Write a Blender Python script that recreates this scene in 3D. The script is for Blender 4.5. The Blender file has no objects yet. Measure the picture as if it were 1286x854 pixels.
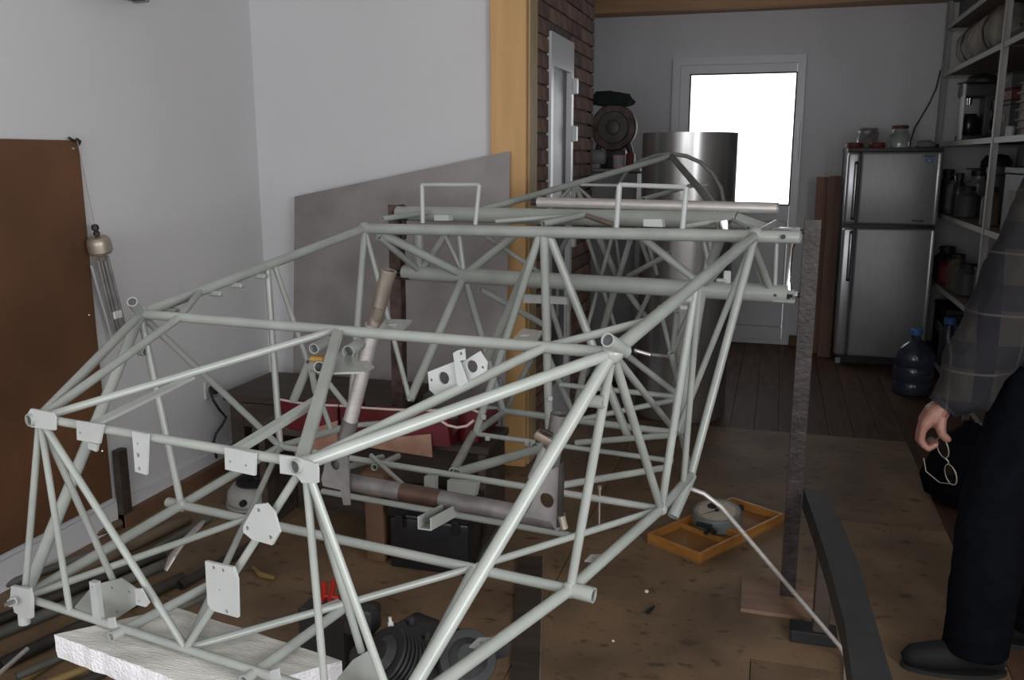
import bpy, bmesh, math, random
import numpy as np
from mathutils import Vector, Matrix
from mathutils.geometry import tessellate_polygon

random.seed(7)
V = np.array
scene = bpy.context.scene
COL = scene.collection
R_ = math.radians

# ------------------------------------------------------------------ camera
IW, IH = 1286, 854
FPX = 1120.97
CAM = V([0.0, 0.0, 1.5])
CF = V([-0.27673559, 0.93969135, -0.20099151])      # forward
CR = V([0.95926713, 0.28250058, 0.0])               # right
CU = V([-0.05678022, 0.19280455, 0.97959298])       # up
cam = bpy.data.cameras.new('camera')
cam.sensor_fit = 'HORIZONTAL'
cam.sensor_width = 23.6
cam.lens = FPX / IW * 23.6
cam.clip_start = 0.05
camo = bpy.data.objects.new('camera', cam)
COL.objects.link(camo)
m = Matrix.Identity(4)
for i in range(3):
    m[i][0] = CR[i]; m[i][1] = CU[i]; m[i][2] = -CF[i]; m[i][3] = CAM[i]
camo.matrix_world = m
scene.camera = camo

# ------------------------------------------------------------------ light and exposure
vs = scene.view_settings
vs.view_transform = 'Standard'
vs.look = 'None'
vs.gamma = 1.0
vs.use_curve_mapping = False
vs.exposure = 0.03
world = bpy.data.worlds.new('overcast_sky')
scene.world = world
world.use_nodes = True
wb = world.node_tree.nodes['Background']
wb.inputs['Color'].default_value = (0.86, 0.93, 1.0, 1)
wb.inputs['Strength'].default_value = 1.0


def area(name, loc, target, sx, sy, power, col=(0.97, 0.98, 1.0)):
    l = bpy.data.lights.new(name, 'AREA')
    l.shape = 'RECTANGLE'; l.size = sx; l.size_y = sy; l.energy = power; l.color = col
    o = bpy.data.objects.new(name, l); COL.objects.link(o)
    o.location = loc
    o.rotation_euler = (Vector(target) - Vector(loc)).to_track_quat('-Z', 'Y').to_euler()
    return o


# daylight through the workshop windows (right wall beside the camera, wall behind the camera)
area('daylight_side_window', (1.79, -0.3, 1.6), (0.0, -0.3, 1.6), 2.4, 1.45, 104)
area('daylight_rear_window', (-0.75, -1.83, 1.5), (-0.75, 0.0, 1.5), 2.7, 1.6, 52)

# ------------------------------------------------------------------ pixel helpers (photo 1286x854)
def ray(x, y): return CF + CR * (x - 643) / FPX + CU * (427 - y) / FPX
def atz(x, y, z=0.0): d = ray(x, y); return CAM + d * (z - CAM[2]) / d[2]
def aty(x, y, Y): d = ray(x, y); return CAM + d * Y / d[1]
def atx(x, y, X): d = ray(x, y); return CAM + d * X / d[0]
def depth(P): return float((V(P) - CAM) @ CF)
def pxr(P, w): return 0.5 * w * depth(P) / FPX        # radius of something w pixels wide at P

# fuselage frame: lateral x, rearward y, up z, seen from the camera
S = 1.2
LF = V([-0.45764044, 0.87239497, -0.17173307])
LR = V([0.88631152, 0.46298267, -0.00994709])
LU = V([-0.07083165, 0.15676119, 0.9850933])
XC = -1.0863321447527716 * S
M3 = np.outer(CF, LF) + np.outer(CR, LR) + np.outer(CU, LU)
def l2w(p): return CAM + M3 @ (V(p, dtype=float) + V([XC, 0, 0]))
def L(px, **k):
    d = LF + LR * (px[0] - 643) / FPX + LU * (427 - px[1]) / FPX
    o = V([-XC, 0.0, 0.0]); (a, v), = k.items(); i = 'xyz'.index(a)
    return o + d * (v - o[i]) / d[i]
def onseg(px, P, Q):
    d = LF + LR * (px[0] - 643) / FPX + LU * (427 - px[1]) / FPX
    o = V([-XC, 0.0, 0.0]); e = V(Q) - V(P)
    s = np.linalg.lstsq(np.stack([e, -d], 1), o - V(P), rcond=None)[0]
    return V(P) + e * s[0]

# ------------------------------------------------------------------ materials
MATS = {}
def mat(name, col, rough=0.6, metal=0.0, var=0.0, scale=8.0, bump=0.0, bscale=None, col2=None,
        stretch=(1, 1, 1), spec=0.5, trans=0.0, emit=None, alpha=1.0, detail=6.0, ramp=(0.35, 0.65), coat=0.0):
    if name in MATS: return MATS[name]
    mt = bpy.data.materials.new(name); mt.use_nodes = True
    nt = mt.node_tree; b = nt.nodes['Principled BSDF']
    b.inputs['Base Color'].default_value = (*col, 1)
    b.inputs['Roughness'].default_value = rough
    b.inputs['Metallic'].default_value = metal
    b.inputs['Specular IOR Level'].default_value = spec
    b.inputs['Transmission Weight'].default_value = trans
    b.inputs['Alpha'].default_value = alpha
    b.inputs['Coat Weight'].default_value = coat
    if emit:
        b.inputs['Emission Color'].default_value = (*emit[0], 1)
        b.inputs['Emission Strength'].default_value = emit[1]
    if var > 0 or col2 is not None or bump > 0:
        tc = nt.nodes.new('ShaderNodeTexCoord'); mp = nt.nodes.new('ShaderNodeMapping')
        mp.inputs['Scale'].default_value = stretch
        nt.links.new(tc.outputs['Object'], mp.inputs['Vector'])
        nz = nt.nodes.new('ShaderNodeTexNoise')
        nz.inputs['Scale'].default_value = scale; nz.inputs['Detail'].default_value = detail
        nt.links.new(mp.outputs['Vector'], nz.inputs['Vector'])
        if var > 0 or col2 is not None:
            rp = nt.nodes.new('ShaderNodeValToRGB')
            rp.color_ramp.elements[0].position = ramp[0]; rp.color_ramp.elements[1].position = ramp[1]
            c0 = col2 if col2 is not None else tuple(c * (1 - var) for c in col)
            c1 = col if col2 is not None else tuple(min(1, c * (1 + var)) for c in col)
            rp.color_ramp.elements[0].color = (*c0, 1); rp.color_ramp.elements[1].color = (*c1, 1)
            nt.links.new(nz.outputs['Fac'], rp.inputs['Fac'])
            nt.links.new(rp.outputs['Color'], b.inputs['Base Color'])
        if bump > 0:
            n2 = nt.nodes.new('ShaderNodeTexNoise'); n2.inputs['Scale'].default_value = bscale or scale * 4
            n2.inputs['Detail'].default_value = 4
            nt.links.new(mp.outputs['Vector'], n2.inputs['Vector'])
            bp = nt.nodes.new('ShaderNodeBump'); bp.inputs['Strength'].default_value = bump
            bp.inputs['Distance'].default_value = 0.01
            nt.links.new(n2.outputs['Fac'], bp.inputs['Height'])
            nt.links.new(bp.outputs['Normal'], b.inputs['Normal'])
    MATS[name] = mt
    return mt

mat('paint', (0.335, 0.355, 0.33), 0.24, 0, 0.10, 7, 0.02, 60)
mat('paint_white', (0.44, 0.456, 0.447), 0.40, 0, 0.06, 9, 0.05, 80)
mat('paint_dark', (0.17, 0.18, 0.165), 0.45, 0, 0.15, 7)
mat('fork_grey', (0.27, 0.26, 0.255), 0.45, 0.4, 0.2, 14)
mat('bore_shade', (0.075, 0.078, 0.082), 0.5, 0.2)  # dark tone standing in for shade inside the open tube ends
mat('bare_steel', (0.205, 0.188, 0.186), 0.42, 0.5, 0.28, 14, 0.05, 70)
mat('copper_band', (0.125, 0.078, 0.058), 0.42, 0.7, 0.25, 12)
mat('silver', (0.62, 0.59, 0.57), 0.42, 0.6, 0.08, 20, 0.04, 90, stretch=(1, 1, 6))
mat('chrome', (0.75, 0.75, 0.75), 0.2, 1.0, 0.1, 20)
mat('brown_steel', (0.27, 0.21, 0.17), 0.45, 0.6, 0.25, 14)
mat('dark_steel', (0.06, 0.055, 0.05), 0.5, 0.6, 0.3, 14)
mat('rust', (0.085, 0.055, 0.048), 0.6, 0.35, 0.5, 18, 0.3, 60)
mat('rust_paint', (0.046, 0.034, 0.033), 0.42, 0.15, 0.6, 26, 0.25, 60, col2=(0.020, 0.012, 0.011))
mat('black', (0.012, 0.012, 0.013), 0.6)
mat('black_gloss', (0.015, 0.015, 0.017), 0.25)
mat('wall', (0.63, 0.625, 0.635), 0.85, 0, 0.03, 1.2, 0.06, 130)
mat('wall_back', (0.63, 0.625, 0.645), 0.85, 0, 0.04, 1.2, 0.06, 130)
mat('ceiling', (0.60, 0.58, 0.55), 0.9)
mat('pine', (0.60, 0.355, 0.15), 0.55, 0, 0.06, 4, 0.03, 40, stretch=(5, 5, 0.4))
mat('pine_edge', (0.42, 0.30, 0.15), 0.6, 0, 0.16, 5, stretch=(8, 8, 0.6))
mat('beam_wood', (0.40, 0.23, 0.12), 0.6, 0, 0.12, 5, stretch=(0.6, 8, 8))
mat('brick', (0.17, 0.095, 0.072), 0.9, 0, 0.28, 9, 0.5, 60)
mat('brick_dark', (0.12, 0.07, 0.058), 0.9, 0, 0.28, 9, 0.5, 60)
mat('brick_light', (0.21, 0.12, 0.085), 0.9, 0, 0.28, 9, 0.5, 60)
mat('mortar', (0.10, 0.09, 0.085), 0.95, 0, 0.3, 20, 0.4, 80)
mat('hardboard', (0.120, 0.055, 0.026), 0.55, 0, 0.22, 2.2, 0.12, 160)
mat('ply_floor', (0.215, 0.138, 0.078), 0.62, 0, 0.30, 3.0, 0.12, 60, col2=(0.112, 0.072, 0.042), detail=10, ramp=(0.3, 0.62))
mat('ply_floor_b', (0.196, 0.126, 0.070), 0.66, 0, 0.30, 3.4, 0.12, 60, col2=(0.102, 0.066, 0.038), detail=10, ramp=(0.3, 0.62))
mat('plank_floor', (0.090, 0.048, 0.030), 0.6, 0, 0.3, 4, 0.06, 40, stretch=(7, 0.7, 7), spec=0.2)
mat('plank_floor_b', (0.072, 0.038, 0.025), 0.6, 0, 0.3, 4, 0.06, 40, stretch=(7, 0.7, 7), spec=0.2)
mat('subfloor', (0.04, 0.026, 0.018), 0.9)
mat('patch_wood', (0.24, 0.145, 0.10), 0.65, 0, 0.2, 4, stretch=(0.8, 6, 6))
mat('stain', (0.030, 0.020, 0.014), 0.7, 0, 0.3, 30)
mat('upvc', (0.62, 0.62, 0.645), 0.28, 0, 0.02, 3)
mat('glass_dark', (0.07, 0.075, 0.08), 0.32, 0.0, 0, spec=0.25)
mat('fridge', (0.30, 0.30, 0.305), 0.45, 0.45, 0.05, 60, stretch=(1, 1, 0.15))
mat('fridge_light', (0.46, 0.46, 0.48), 0.3, 0.7)
mat('fridge_side', (0.035, 0.034, 0.036), 0.5)
mat('badge_blue', (0.06, 0.16, 0.42), 0.4)
mat('shelf_steel', (0.35, 0.34, 0.32), 0.5, 0.1)
mat('shelf_board', (0.12, 0.075, 0.055), 0.6, 0, 0.2, 6)
mat('alu_sheet', (0.46, 0.45, 0.44), 0.27, 0.8, 0.10, 6, 0.02, 30, stretch=(1, 1, 0.1))
mat('grey_sheet', (0.285, 0.262, 0.255), 0.42, 0.3, 0.17, 4, 0.05, 60, detail=8)
mat('foam', (0.86, 0.85, 0.88), 0.9, 0, 0.05, 30, 0.7, 160)
mat('foam_top', (0.55, 0.54, 0.50), 0.9, 0, 0.22, 8, 0.4, 60, stretch=(1, 5, 1))
mat('red_vinyl', (0.115, 0.009, 0.015), 0.5, 0, 0.2, 5)
mat('piping', (0.62, 0.50, 0.44), 0.6)
mat('pink_patch', (0.46, 0.29, 0.21), 0.85, 0, 0.25, 12, col2=(0.33, 0.17, 0.12))
mat('dark_wood', (0.050, 0.035, 0.026), 0.6, 0, 0.35, 4, 0.1, 40, stretch=(0.8, 6, 6))
mat('brown_box', (0.13, 0.068, 0.038), 0.75, 0, 0.2, 5)
mat('box_orange', (0.36, 0.155, 0.035), 0.42, 0, 0.18, 6, stretch=(2, 2, 8))
mat('box_inner', (0.27, 0.13, 0.04), 0.6, 0, 0.15, 6)
mat('cloth_green', (0.006, 0.016, 0.013), 0.95, 0, 0.3, 20, 0.4, 40)
mat('cabinet_grey', (0.20, 0.20, 0.205), 0.6, 0, 0.1, 6)
mat('engine', (0.040, 0.041, 0.043), 0.36, 0.35, 0.3, 14)
mat('plug_white', (0.75, 0.74, 0.70), 0.3)
mat('red_plastic', (0.42, 0.025, 0.015), 0.4)
mat('pink_cup', (0.55, 0.38, 0.42), 0.5)
mat('beam_dark', (0.024, 0.025, 0.027), 0.55, 0, 0.15, 12)
mat('dial_face', (0.50, 0.45, 0.36), 0.4, 0, 0.05, 8)
mat('dial_body', (0.165, 0.19, 0.185), 0.45, 0.1)
mat('dial_red', (0.40, 0.10, 0.05), 0.5)
mat('pipe_brown', (0.12, 0.088, 0.058), 0.6, 0.1, 0.35, 6)
mat('pipe_grey', (0.115, 0.115, 0.10), 0.5, 0.3, 0.3, 6)
mat('pipe_yellow', (0.20, 0.13, 0.045), 0.55, 0.0, 0.3, 6)
mat('pipe_dark', (0.035, 0.03, 0.026), 0.6, 0.2, 0.4, 6)
mat('stove_white', (0.36, 0.35, 0.33), 0.5, 0, 0.15, 6)
mat('grip', (0.24, 0.205, 0.17), 0.4, 0.45, 0.2, 14)
mat('brass', (0.38, 0.33, 0.27), 0.40, 0.55, 0.15, 12)
mat('orange_bit', (0.45, 0.25, 0.06), 0.6)
mat('jug_blue', (0.07, 0.085, 0.13), 0.12, 0, 0, trans=0.55)
mat('glass', (0.62, 0.68, 0.64), 0.06, 0, 0, trans=0.75)
mat('plastic_clear', (0.24, 0.23, 0.22), 0.3, 0, 0.2, 8, trans=0.3)
mat('skin', (0.25, 0.118, 0.088), 0.5, 0, 0.10, 30, 0.1, 90)
mat('denim_dark', (0.0036, 0.0042, 0.0068), 0.95, 0, 0.2, 30, 0.3, 120, spec=0.08)
mat('hair', (0.02, 0.017, 0.014), 0.7)
mat('shoe', (0.010, 0.010, 0.011), 0.7, spec=0.25)
mat('bag', (0.21, 0.185, 0.155), 0.85, 0, 0.35, 7, 0.3, 20)
mat('white_item', (0.40, 0.40, 0.42), 0.4)
mat('grey_item', (0.062, 0.060, 0.058), 0.6, 0, 0.2, 8)
mat('red_item', (0.12, 0.018, 0.015), 0.6)
mat('book_page', (0.23, 0.20, 0.17), 0.8, 0, 0.3, 20, stretch=(1, 1, 14))
mat('dark_item', (0.02, 0.02, 0.02), 0.5)
mat('rope', (0.3, 0.28, 0.25), 0.8)
mat('socket_white', (0.55, 0.55, 0.54), 0.4)

def grime(name):
    nt = MATS[name].node_tree; b = nt.nodes['Principled BSDF']
    src = b.inputs['Base Color'].links[0].from_socket
    tc = nt.nodes.new('ShaderNodeTexCoord'); mp = nt.nodes.new('ShaderNodeMapping'); mp.inputs['Scale'].default_value = (1, 1.6, 1)
    nt.links.new(tc.outputs['Object'], mp.inputs['Vector'])
    prev = src
    for sc, lo, hi, col, amt in ((13.0, .60, .70, (.022, .015, .011), .65), (34.0, .64, .72, (.02, .014, .01), .5), (48.0, .70, .76, (.30, .25, .2), .35)):
        nz = nt.nodes.new('ShaderNodeTexNoise'); nz.inputs['Scale'].default_value = sc; nz.inputs['Detail'].default_value = 3
        nt.links.new(mp.outputs['Vector'], nz.inputs['Vector'])
        mr = nt.nodes.new('ShaderNodeMapRange'); mr.inputs[1].default_value = lo; mr.inputs[2].default_value = hi; mr.inputs[4].default_value = amt
        nt.links.new(nz.outputs['Fac'], mr.inputs[0])
        mx = nt.nodes.new('ShaderNodeMix'); mx.data_type = 'RGBA'; mx.inputs[7].default_value = (*col, 1)
        nt.links.new(mr.outputs[0], mx.inputs[0]); nt.links.new(prev, mx.inputs[6]); prev = mx.outputs[2]
    nt.links.new(prev, b.inputs['Base Color'])
grime('ply_floor'); grime('ply_floor_b')

# frosted door glass lit by the day outside
def frosted():
    mt = bpy.data.materials.new('frosted_glass'); mt.use_nodes = True
    nt = mt.node_tree; b = nt.nodes['Principled BSDF']
    b.inputs['Base Color'].default_value = (0.8, 0.82, 0.85, 1); b.inputs['Roughness'].default_value = 0.35
    tc = nt.nodes.new('ShaderNodeTexCoord'); nz = nt.nodes.new('ShaderNodeTexNoise')
    nz.inputs['Scale'].default_value = 3.0
    nt.links.new(tc.outputs['Object'], nz.inputs['Vector'])
    mr = nt.nodes.new('ShaderNodeMapRange'); mr.inputs[1].default_value = 0.3; mr.inputs[2].default_value = 0.7
    mr.inputs[3].default_value = 2.3; mr.inputs[4].default_value = 2.9
    nt.links.new(nz.outputs['Fac'], mr.inputs[0])
    b.inputs['Emission Color'].default_value = (0.95, 0.97, 1, 1)
    nt.links.new(mr.outputs[0], b.inputs['Emission Strength'])
    MATS['frosted'] = mt
frosted()

def plaid():
    mt = bpy.data.materials.new('plaid_flannel'); mt.use_nodes = True
    nt = mt.node_tree; b = nt.nodes['Principled BSDF']; b.inputs['Roughness'].default_value = 0.95
    b.inputs['Specular IOR Level'].default_value = 0.15
    tc = nt.nodes.new('ShaderNodeTexCoord'); sx = nt.nodes.new('ShaderNodeSeparateXYZ')
    nt.links.new(tc.outputs['Object'], sx.inputs[0])
    def band(sock, freq, lo, off=0.0):
        a = nt.nodes.new('ShaderNodeMath'); a.operation = 'MULTIPLY_ADD'
        a.inputs[1].default_value = freq; a.inputs[2].default_value = off
        f = nt.nodes.new('ShaderNodeMath'); f.operation = 'FRACT'
        g = nt.nodes.new('ShaderNodeMath'); g.operation = 'LESS_THAN'; g.inputs[1].default_value = lo
        nt.links.new(sock, a.inputs[0]); nt.links.new(a.outputs[0], f.inputs[0]); nt.links.new(f.outputs[0], g.inputs[0])
        return g.outputs[0]
    def mix(fac, c1, c2):
        x = nt.nodes.new('ShaderNodeMix'); x.data_type = 'RGBA'
        nt.links.new(fac, x.inputs[0])
        for s, cc in ((6, c1), (7, c2)):
            if isinstance(cc, tuple): x.inputs[s].default_value = (*cc, 1)
            else: nt.links.new(cc, x.inputs[s])
        return x.outputs[2]
    base = mix(band(sx.outputs['Z'], 6.3, 0.42), (0.034, 0.030, 0.030), (0.021, 0.020, 0.023))
    dk = mix(band(sx.outputs['X'], 6.3, 0.3, 0.25), base, (0.017, 0.017, 0.021))
    ln = mix(band(sx.outputs['Z'], 6.3, 0.035, 0.1), dk, (0.058, 0.053, 0.050))
    ln2 = mix(band(sx.outputs['X'], 6.3, 0.03, 0.6), ln, (0.044, 0.041, 0.041))
    nt.links.new(ln2, b.inputs['Base Color'])
    MATS['plaid'] = mt
plaid()

# ------------------------------------------------------------------ mesh building
class MB:
    def __init__(s): s.v = []; s.f = []
    def add(s, verts, faces):
        o = len(s.v); s.v += [tuple(float(c) for c in p) for p in verts]
        s.f += [tuple(i + o for i in f) for f in faces]; return s
    def box(s, c, size, rot=None):
        c = V(c, dtype=float); h = V(size, dtype=float) / 2
        vs_ = []
        for dx in (-1, 1):
            for dy in (-1, 1):
                for dz in (-1, 1):
                    p = V([dx, dy, dz]) * h
                    if rot is not None: p = V(rot @ Vector(p))
                    vs_.append(c + p)
        return s.add(vs_, [(0, 1, 3, 2), (4, 6, 7, 5), (0, 4, 5, 1), (2, 3, 7, 6), (0, 2, 6, 4), (1, 5, 7, 3)])
    def rbox(s, c, size, bev=0.01, seg=2, rot=None):
        bm = bmesh.new(); bmesh.ops.create_cube(bm, size=1.0)
        for v in bm.verts: v.co = Vector((v.co.x * size[0], v.co.y * size[1], v.co.z * size[2]))
        bmesh.ops.bevel(bm, geom=list(bm.edges), offset=min(bev, min(size) * 0.49), segments=seg, profile=0.5, affect='EDGES')
        bm.verts.ensure_lookup_table()
        vs_ = [V(c) + V((rot @ v.co) if rot is not None else v.co) for v in bm.verts]
        fs = [tuple(v.index for v in f.verts) for f in bm.faces]
        bm.free(); return s.add(vs_, fs)
    def sweep(s, pts, r, n=12, cap=True, hollow=0.0, closed=False, flat=None):
        pts = [V(p, dtype=float) for p in pts]; k = len(pts)
        rs = list(r) if hasattr(r, '__len__') else [r] * k
        T = []
        for i in range(k):
            if closed: t = pts[(i + 1) % k] - pts[i - 1]
            elif i == 0: t = pts[1] - pts[0]
            elif i == k - 1: t = pts[-1] - pts[-2]
            else:
                a = pts[i] - pts[i - 1]; b = pts[i + 1] - pts[i]
                t = a / (np.linalg.norm(a) + 1e-12) + b / (np.linalg.norm(b) + 1e-12)
            T.append(t / (np.linalg.norm(t) + 1e-12))
        up = V([0, 0, 1.0]) if abs(T[0][2]) < 0.95 else V([1.0, 0, 0])
        nrm = np.cross(T[0], up); nrm /= np.linalg.norm(nrm)
        vs_ = []; fs = []
        for i in range(k):
            nrm = nrm - T[i] * (nrm @ T[i]); nrm /= np.linalg.norm(nrm)
            bn = np.cross(T[i], nrm)
            for j in range(n):
                a = 2 * math.pi * j / n
                ca, sa = math.cos(a), math.sin(a)
                if flat: sa *= flat
                vs_.append(pts[i] + rs[i] * (ca * nrm + sa * bn))
        rings = k if closed else k - 1
        for i in range(rings):
            for j in range(n):
                a = i * n + j; b = i * n + (j + 1) % n; i2 = (i + 1) % k
                fs.append((a, i2 * n + j, i2 * n + (j + 1) % n, b))
        s.add(vs_, fs)
        if cap and not closed:
            if hollow > 0:
                for e, sg in ((0, 1), (k - 1, -1)):
                    c = pts[e]; ring = [V(q) for q in vs_[e * n:(e + 1) * n]]
                    dep = T[e] * sg * min(rs[e] * 6.0, .4 * float(np.linalg.norm(pts[-1] - pts[0])))
                    inn = [c + (q - c) * hollow for q in ring]; deep = [q + dep for q in inn]
                    fo = []
                    for j in range(n):
                        j2 = (j + 1) % n
                        fo.append((j, j2, n + j2, n + j) if sg > 0 else (j2, j, n + j, n + j2))
                        fo.append((n + j, n + j2, 2 * n + j2, 2 * n + j) if sg > 0 else (n + j2, n + j, 2 * n + j, 2 * n + j2))
                    fo.append(tuple(2 * n + j for j in range(n)))
                    s.add(ring + inn + deep, fo)
            else:
                o = len(s.v) - len(vs_)
                s.f.append(tuple(o + j for j in range(n)))
                s.f.append(tuple(o + (k - 1) * n + j for j in reversed(range(n))))
        return s
    def lathe(s, prof, c, axis=(0, 0, 1), n=24):
        ax = V(axis, dtype=float); ax /= np.linalg.norm(ax)
        up = V([0, 0, 1.0]) if abs(ax[2]) < 0.9 else V([1.0, 0, 0])
        u = np.cross(ax, up); u /= np.linalg.norm(u); w = np.cross(ax, u)
        vs_ = []; fs = []; c = V(c, dtype=float)
        for r, h in prof:
            for j in range(n):
                a = 2 * math.pi * j / n
                vs_.append(c + ax * h + r * (math.cos(a) * u + math.sin(a) * w))
        for i in range(len(prof) - 1):
            for j in range(n):
                fs.append((i * n + j, (i + 1) * n + j, (i + 1) * n + (j + 1) % n, i * n + (j + 1) % n))
        fs.append(tuple(range(n))); fs.append(tuple((len(prof) - 1) * n + j for j in reversed(range(n))))
        return s.add(vs_, fs)
    def plate(s, poly, thick, holes=(), nseg=14, nrm=None):
        P = [V(p, dtype=float) for p in poly]
        c = sum(P) / len(P)
        if nrm is None:
            nrm = np.zeros(3)
            for i in range(len(P)): nrm += np.cross(P[i] - c, P[(i + 1) % len(P)] - c)
        nrm = V(nrm, dtype=float); nrm /= np.linalg.norm(nrm)
        loops = [P]
        u = P[1] - P[0]; u -= nrm * (u @ nrm); u /= np.linalg.norm(u); w = np.cross(nrm, u)
        for hc, hr in holes:
            hc = V(hc, dtype=float)
            loops.append([hc + hr * (math.cos(-2 * math.pi * j / nseg) * u + math.sin(-2 * math.pi * j / nseg) * w) for j in range(nseg)])
        flat = [p for l in loops for p in l]
        tris = tessellate_polygon([[Vector(((p - c) @ u, (p - c) @ w, 0)) for p in l] for l in loops])
        nv = len(flat); h = nrm * thick / 2
        vs_ = [p + h for p in flat] + [p - h for p in flat]; fs = []
        for a, b, d in tris:
            e1 = flat[b] - flat[a]; e2 = flat[d] - flat[a]
            if np.cross(e1, e2) @ nrm < 0: b, d = d, b
            fs.append((a, b, d)); fs.append((nv + a, nv + d, nv + b))
        o = 0
        for l in loops:
            m_ = len(l)
            for j in range(m_):
                a = o + j; b = o + (j + 1) % m_
                fs.append((a, nv + a, nv + b, b))
            o += m_
        return s.add(vs_, fs)

def obj(name, mb, mt, parent=None, smooth=True, ang=35):
    """one mesh object; vertices are given in world space and shifted to the parent's origin"""
    off = V([0.0, 0, 0])
    p = parent
    while p is not None: off = off + V(p.location); p = p.parent
    if isinstance(mb, MB):
        me = bpy.data.meshes.new(name)
        me.from_pydata([tuple(V(v) - off) for v in mb.v], [], mb.f)
        bm = bmesh.new(); bm.from_mesh(me); bmesh.ops.recalc_face_normals(bm, faces=bm.faces); bm.to_mesh(me); bm.free()
    else: me = mb
    me.materials.clear(); me.materials.append(MATS[mt])
    if smooth:
        me.shade_smooth(); me.set_sharp_from_angle(angle=R_(ang))
    o = bpy.data.objects.new(name, me); COL.objects.link(o); o.parent = parent
    return o

def tag(o, label, cat, group=None):
    o['label'] = label; o['category'] = cat
    if group: o['group'] = group
    return o
def thing(name, label, cat, loc=(0, 0, 0), group=None):
    o = bpy.data.objects.new(name, None); COL.objects.link(o); o.location = tuple(float(c) for c in loc)
    o.empty_display_size = 0.1
    return tag(o, label, cat, group)
def solo(name, mb, mt, label, cat, group=None, base=None, **k):
    """a thing that is one mesh, with its origin at its base"""
    vs_ = V(mb.v); b = V([vs_[:, 0].mean(), vs_[:, 1].mean(), vs_[:, 2].min()]) if base is None else V(base)
    mb.v = [tuple(v - b) for v in vs_]
    o = obj(name, mb, mt, None, **k); o.location = tuple(b)
    return tag(o, label, cat, group)
def struct(name, mb, mt, parent=None, **k):
    o = obj(name, mb, mt, parent, **k)
    if parent is None: o['kind'] = 'structure'
    return o
def baked(o):
    dg = bpy.context.evaluated_depsgraph_get(); dg.update()
    me = bpy.data.meshes.new_from_object(o.evaluated_get(dg)); old = o.data
    bpy.data.objects.remove(o); return me

# ================================================================== THE SETTING
XL, YA, XB, YB, YC, XR, YR, ZC = -2.55, 4.08, -1.12, 5.58, 7.52, 1.75, -1.8, 2.75
def wallbox(name, x0, x1, y0, y1, z0, z1, mt):
    return struct(name, MB().box(((x0 + x1) / 2, (y0 + y1) / 2, (z0 + z1) / 2), (x1 - x0, y1 - y0, z1 - z0)), mt, smooth=False)
wallbox('wall_left', XL - .12, XL, YR, YA + .12, 0, ZC, 'wall')
wallbox('wall_alcove', XL, -1.292, YA, YA + .12, 0, ZC, 'wall')
wallbox('wall_return', XL, XB - .013, YB - .1, YB, 0, ZC, 'wall_back')
wallbox('wall_left_far', XL - .12, XL, YB - .1, YC, 0, ZC, 'wall_back')
# back wall with a door opening
DX0, DX1, DZ1 = -0.86, 0.15, 2.27
mb = MB()
for x0, x1, z0, z1 in ((XL, DX0, 0, ZC), (DX1, XR, 0, ZC), (DX0, DX1, DZ1, ZC)):
    mb.box(((x0 + x1) / 2, YC + .06, (z0 + z1) / 2), (x1 - x0, .12, z1 - z0))
struct('wall_back', mb, 'wall_back', smooth=False)
# right wall with window opening beside the camera
def wall_with_window(name, axis, c, a0, a1, w0, w1, zz0, zz1, th=.12):
    mb = MB()
    for s0, s1, z0, z1 in ((a0, w0, 0, ZC), (w1, a1, 0, ZC), (w0, w1, 0, zz0), (w0, w1, zz1, ZC)):
        if axis == 'x': mb.box((c, (s0 + s1) / 2, (z0 + z1) / 2), (th, s1 - s0, z1 - z0))
        else: mb.box(((s0 + s1) / 2, c, (z0 + z1) / 2), (s1 - s0, th, z1 - z0))
    struct(name, mb, 'wall', smooth=False)
wall_with_window('wall_right', 'x', XR + .06, YR, YC, -1.5, .9, .85, 2.35)
wall_with_window('wall_front', 'y', YR - .06, XL, XR, -2.1, .6, .7, 2.3)
for n, (axis, c, w0, w1, z0, z1) in enumerate((('x', XR + .03, -1.5, .9, .85, 2.35), ('y', YR - .03, -2.1, .6, .7, 2.3)), 1):
    mb = MB(); t = .055
    for (s0, s1, q0, q1) in ((w0, w0 + t, z0, z1), (w1 - t, w1, z0, z1), (w0 + t, w1 - t, z0, z0 + t), (w0 + t, w1 - t, z1 - t, z1),
                             ((w0 + w1) / 2 - t / 2, (w0 + w1) / 2 + t / 2, z0 + t, z1 - t)):
        ctr = (c, (s0 + s1) / 2, (q0 + q1) / 2) if axis == 'x' else ((s0 + s1) / 2, c, (q0 + q1) / 2)
        sz = (.04, s1 - s0, q1 - q0) if axis == 'x' else (s1 - s0, .04, q1 - q0)
        mb.box(ctr, sz)
    struct('window_%d' % n, mb, 'upvc', smooth=False)
wallbox('ceiling', XL - .12, XR + .12, YR - .12, YC + .12, ZC, ZC + .1, 'ceiling')
wallbox('trim_1', -1.5, XR, 7.28, YC - .001, 2.605, ZC, 'beam_wood')
# pine post at the end of the alcove wall
p = struct('trim_2', MB().rbox((-1.2065, 4.115, ZC / 2), (.171, .17, ZC), .004, 1), 'pine')
struct('edge_strip', MB().box((-1.1165, 4.135, ZC / 2), (.008, .13, ZC - .01)), 'pine_edge', p, smooth=False)
wallbox('baseboard_left', XL, XL + .014, YR, YA, 0, .11, 'wall')
wallbox('trim_3', XL + .014, XL + .05, 2.86, YA, 0, .055, 'brown_box')

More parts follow.
